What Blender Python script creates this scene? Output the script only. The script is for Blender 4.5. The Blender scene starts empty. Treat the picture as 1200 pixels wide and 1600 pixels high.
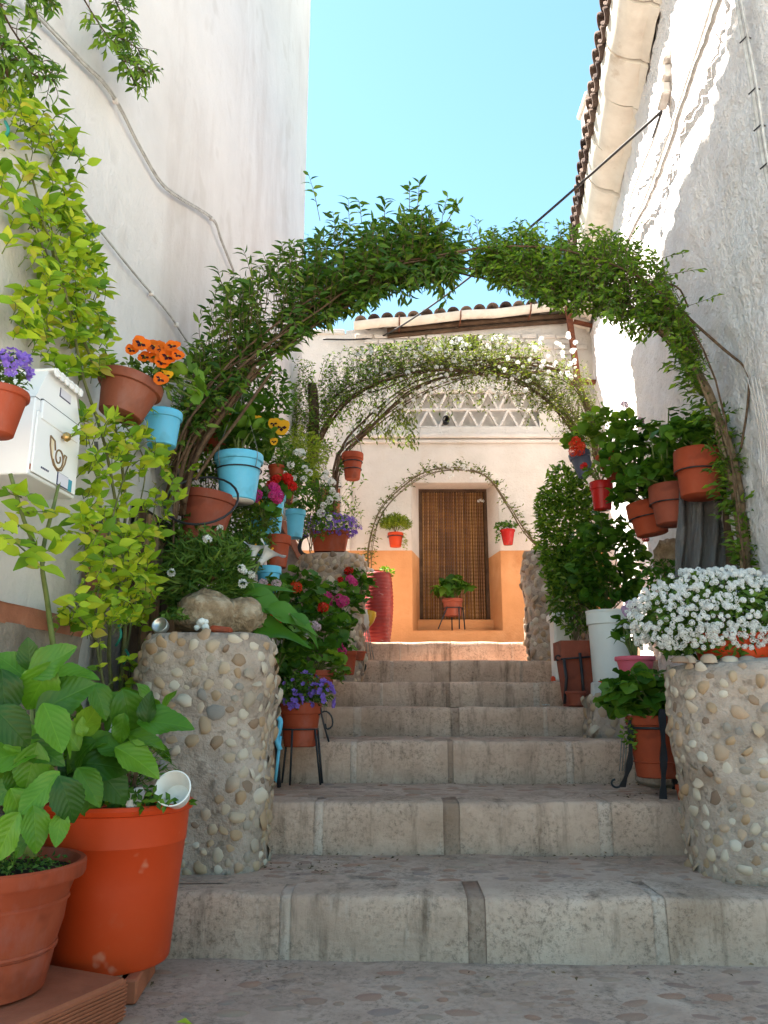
import bpy, math, random
import numpy as np
from mathutils import Vector, Matrix, noise

sc = bpy.context.scene
col = sc.collection
R = random.Random(11)
PI = math.pi

# ---------------------------------------------------------------- camera, sky, sun, exposure
PITCH = math.radians(13.71)
F = 1250.0                      # focal length in photo pixels (photo 1200 x 1600)
EYE = 0.883
cd = bpy.data.cameras.new('camera'); cam = bpy.data.objects.new('camera', cd); col.objects.link(cam)
cam.location = (0, 0, EYE); cam.rotation_euler = (PI/2 + PITCH, 0, 0)
cd.sensor_fit = 'VERTICAL'; cd.sensor_height = 24.0; cd.lens = 24.0*F/1600.0
cd.clip_start = 0.05; cd.clip_end = 500
sc.camera = cam

SUN = Vector((-0.50, 0.17, 0.85)).normalized()
w = bpy.data.worlds.new('World'); sc.world = w; w.use_nodes = True
nt = w.node_tree; nt.nodes.clear()
sky = nt.nodes.new('ShaderNodeTexSky'); sky.sky_type = 'NISHITA'; sky.sun_disc = False
sky.sun_elevation = math.asin(SUN.z); sky.sun_rotation = math.atan2(SUN.x, SUN.y)
sky.air_density = 1.0; sky.dust_density = 0.25; sky.ozone_density = 0.8; sky.altitude = 300
bg = nt.nodes.new('ShaderNodeBackground'); bg.inputs['Strength'].default_value = 0.072
wo = nt.nodes.new('ShaderNodeOutputWorld')
tint = nt.nodes.new('ShaderNodeMix'); tint.data_type = 'RGBA'; tint.blend_type = 'MULTIPLY'; tint.inputs[0].default_value = 1.0
tint.inputs[7].default_value = (0.76, 0.92, 0.80, 1)      # the photo's sky is a greenish cyan; even over the whole dome
nt.links.new(sky.outputs[0], tint.inputs[6]); nt.links.new(tint.outputs[2], bg.inputs[0]); nt.links.new(bg.outputs[0], wo.inputs[0])
sl = bpy.data.lights.new('sun', 'SUN'); sl.energy = 5.0; sl.angle = math.radians(0.53); sl.color = (1, 0.94, 0.84)
so = bpy.data.objects.new('sun', sl); col.objects.link(so)
so.rotation_euler = SUN.to_track_quat('Z', 'Y').to_euler(); so.location = (-8, 4, 20)
vs = sc.view_settings
vs.view_transform = 'Standard'; vs.look = 'None'; vs.gamma = 1; vs.use_curve_mapping = False; vs.exposure = 2.85

# ---------------------------------------------------------------- places: photo pixel -> point at a known distance / on a known wall
CP, SP = math.cos(PITCH), math.sin(PITCH)
def ray(px, py):
    u = (px-600)/F; v = (800-py)/F
    return Vector((u, CP - v*SP, SP + v*CP))
def W(px, py, Y):
    d = ray(px, py); t = Y/d.y
    return Vector((d.x*t, Y, EYE + d.z*t))
LX0, LK = -1.69, 0.085          # left wall plane  X = LX0 + LK*Y
RX0, RK = 1.40, 0.147           # right wall plane X = RX0 + RK*Y
def WL(px, py, off=0.0):
    d = ray(px, py); t = (LX0+off)/(d.x - LK*d.y)
    return Vector((d.x*t, d.y*t, EYE + d.z*t))
def WR(px, py, off=0.0):
    d = ray(px, py); t = (RX0-off)/(d.x - RK*d.y)
    return Vector((d.x*t, d.y*t, EYE + d.z*t))
def depth(p): return p.y*CP + (p.z-EYE)*SP
def mpp(p): return depth(p)/F   # metres per photo pixel there
LN = Vector((1, -LK, 0)).normalized(); LT = Vector((LK, 1, 0)).normalized()
RN = Vector((-1, RK, 0)).normalized(); RT = Vector((RK, 1, 0)).normalized()
UP = Vector((0, 0, 1))

# ---------------------------------------------------------------- materials
def _n(nt, t, **k):
    n = nt.nodes.new(t)
    for a, b in k.items(): setattr(n, a, b)
    return n
def newmat(name):
    m = bpy.data.materials.new(name); m.use_nodes = True
    nt = m.node_tree; nt.nodes.clear()
    return m, nt, _n(nt, 'ShaderNodeOutputMaterial')
def ramp(nt, fac, stops):
    r = _n(nt, 'ShaderNodeValToRGB')
    e = r.color_ramp.elements
    while len(e) > 1: e.remove(e[-1])
    e[0].position = stops[0][0]; e[0].color = (*stops[0][1], 1)
    for p, c in stops[1:]:
        x = e.new(p); x.color = (*c, 1)
    nt.links.new(fac, r.inputs[0]); return r.outputs[0]
def noise_tex(nt, vec, scale, detail=5, rough=0.6, stretch=None, dist=0.0):
    if stretch:
        mp = _n(nt, 'ShaderNodeMapping'); mp.inputs['Scale'].default_value = stretch
        nt.links.new(vec, mp.inputs[0]); vec = mp.outputs[0]
    n = _n(nt, 'ShaderNodeTexNoise'); n.inputs['Scale'].default_value = scale
    n.inputs['Detail'].default_value = detail; n.inputs['Roughness'].default_value = rough
    n.inputs['Distortion'].default_value = dist
    nt.links.new(vec, n.inputs['Vector']); return n.outputs[0]
def mixc(nt, fac, a, b, mode='MIX'):
    m = _n(nt, 'ShaderNodeMix', data_type='RGBA', blend_type=mode)
    if isinstance(fac, (int, float)): m.inputs[0].default_value = fac
    else: nt.links.new(fac, m.inputs[0])
    for s, i in ((a, 6), (b, 7)):
        if isinstance(s, tuple): m.inputs[i].default_value = (*s, 1)
        else: nt.links.new(s, m.inputs[i])
    return m.outputs[2]
def mth(nt, op, a, b=None, clamp=False):
    m = _n(nt, 'ShaderNodeMath', operation=op); m.use_clamp = clamp
    for s, i in ((a, 0), (b, 1)):
        if s is None: continue
        if isinstance(s, (int, float)): m.inputs[i].default_value = s
        else: nt.links.new(s, m.inputs[i])
    return m.outputs[0]
def bump(nt, h, strength, dist, prev=None):
    b = _n(nt, 'ShaderNodeBump'); b.inputs['Strength'].default_value = strength; b.inputs['Distance'].default_value = dist
    nt.links.new(h, b.inputs['Height'])
    if prev is not None: nt.links.new(prev, b.inputs['Normal'])
    return b.outputs[0]
def rnd(nt):                    # one random number per piece (object or loose island)
    a = _n(nt, 'ShaderNodeObjectInfo').outputs['Random']; b = _n(nt, 'ShaderNodeNewGeometry').outputs['Random Per Island']
    return mth(nt, 'FRACT', mth(nt, 'ADD', a, b))

def mat(name, stops, rough=0.8, scale=6, b_scale=60, b_str=0.3, b_dist=0.01, spec=0.3, metal=0.0, per_piece=False,
        grime=None, grime_scale=3, grime_lo=0.5, grime_hi=0.72, stretch=None, speckle=None, detail=6):
    m, nt, out = newmat(name)
    tc = _n(nt, 'ShaderNodeTexCoord').outputs['Object']
    n1 = noise_tex(nt, tc, scale, detail, 0.62)
    if per_piece:
        f = mth(nt, 'ADD', mth(nt, 'MULTIPLY', rnd(nt), 0.86), mth(nt, 'MULTIPLY', n1, 0.2))
    else:
        f = mth(nt, 'MULTIPLY_ADD', n1, 1.9); nt.nodes[-1].inputs[2].default_value = -0.45
    c = ramp(nt, f, stops)
    if grime:
        g = noise_tex(nt, tc, grime_scale, 6, 0.65, stretch)
        gm = _n(nt, 'ShaderNodeMapRange'); gm.inputs[1].default_value = grime_lo; gm.inputs[2].default_value = grime_hi
        nt.links.new(g, gm.inputs[0]); c = mixc(nt, gm.outputs[0], c, grime)
    if speckle:
        v = noise_tex(nt, tc, speckle[1], 2, 0.5)
        gm = _n(nt, 'ShaderNodeMapRange'); gm.inputs[1].default_value = speckle[2]; gm.inputs[2].default_value = speckle[2]+0.08
        nt.links.new(v, gm.inputs[0]); c = mixc(nt, mth(nt, 'MULTIPLY', gm.outputs[0], speckle[3]), c, speckle[0])
    p = _n(nt, 'ShaderNodeBsdfPrincipled')
    p.inputs['Roughness'].default_value = rough; p.inputs['Specular IOR Level'].default_value = spec
    p.inputs['Metallic'].default_value = metal
    nt.links.new(c, p.inputs['Base Color'])
    if b_str:
        h = mth(nt, 'ADD', noise_tex(nt, tc, b_scale, 5, 0.6), mth(nt, 'MULTIPLY', noise_tex(nt, tc, b_scale*0.22, 3, 0.5), 1.5))
        nt.links.new(bump(nt, h, b_str, b_dist), p.inputs['Normal'])
    nt.links.new(p.outputs[0], out.inputs[0])
    return m

def leafmat(name, stops, trans=0.4, rough=0.45, veins=False, gloss=0.22, tt=(1.25, 1.3, .55)):
    m, nt, out = newmat(name)
    f = rnd(nt)
    c = ramp(nt, f, stops)
    nrm = None
    if veins:
        uv = _n(nt, 'ShaderNodeUVMap'); uv.uv_map = 'uv'
        sx = _n(nt, 'ShaderNodeSeparateXYZ'); nt.links.new(uv.outputs[0], sx.inputs[0])
        ax = mth(nt, 'ABSOLUTE', mth(nt, 'SUBTRACT', sx.outputs[0], 0.5))
        ph = mth(nt, 'FRACT', mth(nt, 'SUBTRACT', mth(nt, 'MULTIPLY', sx.outputs[1], 7.0), mth(nt, 'POWER', mth(nt, 'MULTIPLY', ax, 4.6), 1.4)))
        tri = mth(nt, 'ABSOLUTE', mth(nt, 'SUBTRACT', ph, 0.5))
        side = mth(nt, 'SUBTRACT', 1.0, mth(nt, 'MULTIPLY', mth(nt, 'SUBTRACT', 0.5, tri), 9.0), True)
        mid = mth(nt, 'SUBTRACT', 1.0, mth(nt, 'MULTIPLY', ax, 40.0), True)
        vv = mth(nt, 'MAXIMUM', mth(nt, 'MULTIPLY', side, 0.45), mid)
        lighter = mixc(nt, 1.0, c, (1.35, 1.25, 1.3), 'MULTIPLY')
        c = mixc(nt, vv, c, lighter)
        nrm = bump(nt, mth(nt, 'SUBTRACT', tri, mth(nt, 'MULTIPLY', mid, 0.6)), 0.28, 0.006)
    p = _n(nt, 'ShaderNodeBsdfPrincipled'); p.inputs['Roughness'].default_value = rough
    p.inputs['Specular IOR Level'].default_value = gloss
    nt.links.new(c, p.inputs['Base Color'])
    if nrm is not None: nt.links.new(nrm, p.inputs['Normal'])
    t = _n(nt, 'ShaderNodeBsdfTranslucent')
    tc = mixc(nt, 1.0, c, tt, 'MULTIPLY'); nt.links.new(tc, t.inputs[0])
    mx = _n(nt, 'ShaderNodeMixShader'); mx.inputs[0].default_value = trans
    nt.links.new(p.outputs[0], mx.inputs[1]); nt.links.new(t.outputs[0], mx.inputs[2]); nt.links.new(mx.outputs[0], out.inputs[0])
    return m

M = {}
M['plaster'] = mat('smooth_whitewash', [(0, (.55,.51,.495)), (.5, (.615,.575,.56)), (1, (.67,.63,.615))], .9, 1.3, 42, .5, .012, .1,
                   grime=(.47,.41,.385), grime_scale=.9, grime_lo=.50, grime_hi=.82, stretch=(2.2, 2.2, .5), speckle=((.45,.40,.37), 2.6, .60, .35))
M['roughcast'] = mat('rough_whitewash', [(0, (.66,.61,.59)), (.5, (.77,.72,.70)), (1, (.82,.775,.755))], .92, 2.2, 34, 1.0, .032, .1,
                     grime=(.60,.55,.50), grime_scale=1.4, grime_lo=.56, grime_hi=.85)
M['facade'] = mat('facade_whitewash', [(0, (.50,.455,.41)), (.5, (.60,.55,.505)), (1, (.66,.61,.565))], .9, 1.8, 38, .6, .015, .1,
                  grime=(.55,.46,.38), grime_scale=1.6, grime_lo=.55, grime_hi=.85, stretch=(1.6, 1.6, .5))
M['ochre'] = mat('orange_dado_paint', [(0, (.50,.235,.095)), (.5, (.585,.285,.125)), (1, (.64,.345,.17))], .85, 2.4, 40, .45, .01, .15,
                 grime=(.42,.17,.06), grime_scale=2.2, grime_lo=.55, grime_hi=.8)
M['brickred'] = mat('red_painted_render', [(0, (.26,.10,.06)), (.6, (.38,.15,.09)), (1, (.42,.22,.16))], .85, 9, 60, .5, .008, .15)
def stone(name, lo, mid, hi, streak):
    m, nt, out = newmat(name)
    tc = _n(nt, 'ShaderNodeTexCoord').outputs['Object']
    n1 = noise_tex(nt, tc, 2.6, 7, .68)
    f = mth(nt, 'MULTIPLY_ADD', n1, 2.3); nt.nodes[-1].inputs[2].default_value = -.65
    c = ramp(nt, f, [(0, lo), (.5, mid), (1, hi)])
    def over(tex, a, b, colr, k):
        nonlocal c
        g = _n(nt, 'ShaderNodeMapRange'); g.inputs[1].default_value = a; g.inputs[2].default_value = b; nt.links.new(tex, g.inputs[0])
        c = mixc(nt, mth(nt, 'MULTIPLY', g.outputs[0], k), c, colr)
    over(noise_tex(nt, tc, 5.0, 6, .7, streak), .53, .72, (.13, .085, .058), .8)      # damp streaks
    over(noise_tex(nt, tc, 1.4, 5, .6), .55, .75, (.22, .13, .075), .5)                # ochre bloom
    over(noise_tex(nt, tc, 9.0, 6, .75, streak), .60, .74, (.60, .48, .40), .5)        # pale lime runs
    fine = noise_tex(nt, tc, 48, 8, .85); mask = noise_tex(nt, tc, 3.3, 4, .6)
    g = _n(nt, 'ShaderNodeMapRange'); g.inputs[1].default_value = .36; g.inputs[2].default_value = .56; nt.links.new(mask, g.inputs[0])
    g2 = _n(nt, 'ShaderNodeMapRange'); g2.inputs[1].default_value = .50; g2.inputs[2].default_value = .60; nt.links.new(fine, g2.inputs[0])
    c = mixc(nt, mth(nt, 'MULTIPLY', mth(nt, 'MULTIPLY', g.outputs[0], g2.outputs[0]), .62), c, (.10, .068, .048))   # dark pitting in patches
    p = _n(nt, 'ShaderNodeBsdfPrincipled'); p.inputs['Roughness'].default_value = .93; p.inputs['Specular IOR Level'].default_value = .1
    nt.links.new(c, p.inputs['Base Color'])
    h = mth(nt, 'ADD', fine, mth(nt, 'MULTIPLY', noise_tex(nt, tc, 16, 5, .65), 1.6))
    nt.links.new(bump(nt, h, .8, .012), p.inputs['Normal']); nt.links.new(p.outputs[0], out.inputs[0])
    return m
M['concrete'] = stone('weathered_step_stone', (.40,.265,.195), (.55,.375,.28), (.65,.47,.365), (2.2, 1.0, .35))
M['tread'] = stone('worn_tread_mortar', (.38,.25,.185), (.53,.36,.27), (.62,.45,.35), (1, 1, 1))
M['cobble'] = mat('worn_cobble', [(0, (.30,.20,.165)), (.2, (.44,.255,.18)), (.4, (.46,.31,.22)), (.6, (.38,.26,.215)), (.8, (.46,.24,.16)), (1, (.52,.38,.28))], .9, 14, 60, .7, .01, .12, per_piece=True, grime=(.53,.36,.27), grime_scale=14, grime_lo=.54, grime_hi=.68)
M['mortar'] = mat('pillar_mortar', [(0, (.30,.225,.175)), (.5, (.41,.32,.26)), (1, (.49,.40,.33))], .95, 7, 70, .9, .012, .1,
                  grime=(.17,.12,.085), grime_scale=3.2, grime_lo=.46, grime_hi=.76, speckle=((.14,.10,.075), 24, .58, .5))
M['pebble'] = mat('river_pebble', [(0, (.08,.06,.055)), (.10, (.17,.11,.08)), (.20, (.33,.21,.12)), (.36, (.36,.25,.155)), (.52, (.44,.35,.26)), (.64, (.48,.41,.33)), (.76, (.36,.235,.15)), (.88, (.31,.25,.19)), (1, (.16,.145,.14))],
                  .72, 26, 120, .22, .004, .3, per_piece=True)
M['rock'] = mat('tufa_rock', [(0, (.12,.075,.045)), (.45, (.34,.24,.15)), (.7, (.48,.38,.27)), (1, (.55,.47,.37))], .95, 11, 45, 1.0, .03, .1)
M['plinth'] = mat('plinth_stone', [(0, (.16,.10,.06)), (.35, (.28,.19,.12)), (.6, (.34,.21,.11)), (1, (.30,.26,.21))], .9, 8, 40, .7, .015, .15, per_piece=True)
M['plinthmortar'] = mat('plinth_mortar', [(0, (.19,.15,.125)), (1, (.32,.27,.23))], .95, 6, 50, .8, .012, .1)
def clay(name, a, b, c, rough=.72):
    return mat(name, [(0, a), (.5, b), (1, c)], rough, 5, 70, .15, .004, .18, grime=tuple(x*.75+.07 for x in b), grime_scale=4.5, grime_lo=.54, grime_hi=.84, stretch=(1.5, 1.5, .7), speckle=(tuple(x*.35 for x in b), 9, .60, .35))
M['terracotta'] = clay('terracotta', (.23,.040,.016), (.295,.052,.020), (.33,.078,.036))
M['brownclay'] = clay('brown_plastic_clay', (.17,.050,.028), (.21,.062,.034), (.24,.078,.045), .55)
M['orangeplastic'] = mat('orange_plastic', [(0, (.43,.040,.006)), (.5, (.50,.047,.008)), (1, (.53,.058,.012))], .45, 3, 60, .08, .003, .25, grime=(.46,.10,.045), grime_scale=6, grime_lo=.62, grime_hi=.85, speckle=((.60,.26,.16), 14, .68, .5))
M['darkclay'] = clay('dark_red_clay', (.17,.045,.028), (.24,.058,.032), (.30,.085,.05))
M['redgloss'] = clay('red_glaze', (.30,.012,.010), (.38,.016,.013), (.42,.03,.025), .25)
M['ribred'] = mat('dusty_red_glaze', [(0, (.15,.008,.006)), (.6, (.24,.013,.009)), (1, (.29,.035,.028))], .5, 7, 40, .1, .004, .4, grime=(.50,.38,.34), grime_scale=4, grime_lo=.62, grime_hi=.74, stretch=(1,1,2.5))
M['bluepaint'] = clay('sky_blue_paint', (.10,.40,.58), (.125,.46,.66), (.15,.50,.68), .45)
M['pink'] = clay('pink_paint', (.55,.09,.13), (.62,.115,.16), (.66,.16,.2), .5)
M['slate'] = clay('slate_blue_glaze', (.06,.07,.11), (.09,.10,.15), (.13,.14,.2), .4)
M['whiteplastic'] = mat('white_plastic', [(0, (.66,.65,.62)), (1, (.76,.75,.72))], .45, 3, 40, .05, .003, .35, grime=(.5,.46,.38), grime_scale=4, grime_lo=.6, grime_hi=.9)
M['potbase'] = mat('chalky_clay', [(0, (.42,.36,.32)), (1, (.60,.56,.52))], .9, 14, 50, .3, .004)
M['soil'] = mat('potting_soil', [(0, (.018,.012,.008)), (1, (.05,.035,.024))], .95, 30, 60, 1.0, .02, .1)
M['wood'] = mat('weathered_wood', [(0, (.15,.085,.045)), (.5, (.26,.16,.085)), (1, (.36,.25,.15))], .85, 5, 40, .4, .006, .15, per_piece=False, grime=(.09,.05,.03), grime_scale=6, stretch=(6, 6, .6))
M['darkwood'] = mat('dark_old_wood', [(0, (.045,.026,.016)), (1, (.12,.075,.048))], .85, 8, 40, .5, .006, .15)
M['bark'] = mat('vine_bark', [(0, (.05,.03,.02)), (.5, (.10,.062,.038)), (1, (.19,.13,.085))], .92, 30, 90, .8, .006, .1)
M['stemgreen'] = mat('green_stem', [(0, (.07,.10,.025)), (1, (.16,.20,.06))], .6, 20, 60, .1, .003, .3)
M['stembrown'] = mat('brown_stem', [(0, (.08,.055,.03)), (1, (.15,.12,.06))], .8, 20, 60, .3, .003, .2)
M['iron'] = mat('black_iron', [(0, (.012,.013,.016)), (1, (.035,.036,.042))], .5, 20, 80, .2, .002, .4, metal=.3)
M['wire'] = mat('galvanised_wire', [(0, (.15,.14,.13)), (1, (.30,.29,.27))], .5, 20, 80, .1, .001, .4, metal=.5)
M['rust'] = mat('rusty_steel', [(0, (.07,.025,.015)), (.6, (.16,.055,.03)), (1, (.24,.10,.05))], .85, 16, 70, .5, .004, .2)
M['cable'] = mat('whitewashed_cable', [(0, (.26,.24,.22)), (.5, (.44,.42,.40)), (1, (.60,.58,.55))], .8, 18, 90, .3, .004, .2)
M['blackcable'] = mat('black_cable', [(0, (.015,.013,.013)), (1, (.035,.03,.03))], .6, 9, 90, .1, .002, .3)
M['tile'] = mat('old_roof_tile', [(0, (.030,.022,.022)), (.5, (.075,.05,.042)), (1, (.14,.10,.08))], .9, 9, 50, .6, .01, .1, per_piece=True)
M['gutter'] = mat('cream_painted_gutter', [(0, (.55,.49,.42)), (.6, (.68,.62,.54)), (1, (.72,.67,.60))], .8, 5, 60, .2, .005, .2, grime=(.34,.23,.14), grime_scale=4, grime_lo=.58, grime_hi=.85)
M['whitepaint'] = mat('white_mailbox_enamel', [(0, (.72,.72,.73)), (1, (.79,.79,.80))], .38, 3, 30, .03, .002, .4)
M['dark'] = mat('unlit_interior', [(0, (.012,.01,.008)), (1, (.02,.016,.013))], .9, 5, 30, 0, .01)
M['gold'] = mat('brass', [(0, (.45,.28,.10)), (1, (.60,.40,.16))], .35, 10, 50, .05, .001, .5, metal=.8)
M['brownink'] = mat('dark_gold_print', [(0, (.18,.11,.055)), (1, (.22,.14,.07))], .6, 10, 50, 0, .001)
M['cream'] = mat('cream_print', [(0, (.75,.62,.42)), (1, (.8,.68,.5))], .6, 10, 50, 0, .001)
M['paleprint'] = mat('pale_lilac_card', [(0, (.60,.58,.66)), (1, (.64,.62,.70))], .6, 10, 50, 0, .001)
M['navy'] = mat('navy_print', [(0, (.03,.03,.08)), (1, (.04,.04,.10))], .6, 10, 50, 0, .001)
M['teal'] = mat('teal_print', [(0, (.03,.22,.32)), (1, (.05,.30,.40))], .6, 10, 50, 0, .001)
M['tin'] = mat('tin_metal', [(0, (.36,.34,.31)), (1, (.55,.53,.50))], .35, 10, 60, .1, .001, .5, metal=.8)
M['redbrick'] = mat('hollow_red_brick', [(0, (.26,.075,.035)), (1, (.38,.12,.06))], .9, 9, 60, .5, .006, .15)
M['beadbrown'] = mat('brown_bead', [(0, (.07,.034,.022)), (.4, (.16,.075,.04)), (.75, (.30,.15,.06)), (1, (.42,.24,.08))], .45, 3, 40, 0, .002, .5, per_piece=True)
M['doorpanel'] = mat('old_door_panel', [(0, (.05,.028,.016)), (.5, (.16,.075,.022)), (1, (.34,.16,.035))], .7, 2.6, 30, .1, .004, .2)
M['yellowglaze'] = mat('yellow_glaze', [(0, (.62,.30,.02)), (1, (.70,.38,.04))], .35, 6, 30, .05, .002)
M['paleglaze'] = mat('pale_painted_ceramic', [(0, (.46,.40,.36)), (1, (.60,.54,.50))], .4, 6, 30, .05, .002)
def glassmat():
    m, nt, out = newmat('milky_plastic_film')
    tc = _n(nt, 'ShaderNodeTexCoord').outputs['Object']
    p = _n(nt, 'ShaderNodeBsdfPrincipled'); p.inputs['Base Color'].default_value = (.10,.09,.085,1)
    p.inputs['Roughness'].default_value = .22; p.inputs['Specular IOR Level'].default_value = .6
    nt.links.new(bump(nt, noise_tex(nt, tc, 14, 3, .5, (2.5, 2.5, .7), 1.2), .7, .03), p.inputs['Normal'])
    t = _n(nt, 'ShaderNodeBsdfTransparent'); t.inputs[0].default_value = (.75,.73,.70,1)
    mx = _n(nt, 'ShaderNodeMixShader'); mx.inputs[0].default_value = .35
    nt.links.new(p.outputs[0], mx.inputs[1]); nt.links.new(t.outputs[0], mx.inputs[2]); nt.links.new(mx.outputs[0], out.inputs[0])
    return m
M['film'] = glassmat()
M['pane'] = mat('dark_window_glass', [(0, (.02,.022,.025)), (1, (.04,.043,.045))], .08, 3, 30, 0, .001, .6)
# leaves
L = {}
L['dark'] = leafmat('jasmine_leaf', [(0, (.026,.070,.008)), (.5, (.060,.135,.014)), (.85, (.12,.21,.022)), (1, (.20,.27,.04))], .42)
L['mid'] = leafmat('bright_jasmine_leaf', [(0, (.045,.10,.010)), (.5, (.10,.20,.018)), (1, (.21,.32,.03))], .45)
L['yellow'] = leafmat('yellow_rose_leaf', [(0, (.09,.20,.012)), (.3, (.22,.36,.018)), (.65, (.36,.47,.024)), (.9, (.48,.52,.035)), (1, (.36,.30,.06))], .42, .5)
L['hyd'] = leafmat('hydrangea_leaf', [(0, (.016,.060,.004)), (.45, (.048,.140,.006)), (.8, (.090,.22,.010)), (1, (.12,.25,.014))], .28, .42, True, .3)
L['hydyoung'] = leafmat('young_hydrangea_leaf', [(0, (.15,.30,.02)), (1, (.22,.36,.03))], .3, .42, True, .4)
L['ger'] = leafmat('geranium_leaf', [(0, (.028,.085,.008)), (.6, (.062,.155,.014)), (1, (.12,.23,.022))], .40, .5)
L['gerlight'] = leafmat('light_green_geranium_leaf', [(0, (.06,.13,.012)), (.5, (.11,.22,.02)), (1, (.20,.31,.03))], .42, .5)  # lighter green than the plain geranium leaf
L['grass'] = leafmat('dianthus_leaf', [(0, (.035,.085,.012)), (.6, (.075,.15,.020)), (1, (.14,.22,.035))], .3, .5)
L['fern'] = leafmat('asparagus_fern_leaf', [(0, (.13,.20,.02)), (1, (.28,.34,.035))], .4, .5)
L['lily'] = leafmat('calla_leaf', [(0, (.04,.13,.010)), (1, (.08,.20,.018))], .25, .4, False, .25)
L['sun'] = leafmat('sun_toned_jasmine_leaf', [(0, (.045,.075,.010)), (.5, (.10,.14,.018)), (1, (.20,.235,.03))], .45, .5)  # yellower jasmine green, sunlight put into the leaf colour
L['succ'] = leafmat('succulent_leaf', [(0, (.12,.20,.07)), (1, (.25,.34,.14))], .2, .5)
def petal(name, c, t=.35): return leafmat(name, [(0, tuple(x*.8 for x in c)), (1, c)], t, .55, False, .15, (1, 1, 1))
Pt = {k: petal(k+'_petal', c) for k, c in dict(white=(.80,.80,.78), red=(.62,.02,.015), pink=(.62,.05,.22), pale=(.75,.55,.58), orange=(.80,.16,.01),
      yellow=(.80,.42,.02), purple=(.20,.10,.50), violet=(.26,.15,.58), magenta=(.50,.03,.22), scarlet=(.72,.06,.02), lilac=(.50,.30,.44)).items()}
Pt['centre'] = petal('dark_blotch', (.04,.012,.02)); Pt['eye'] = petal('flower_eye', (.55,.38,.05))

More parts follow.
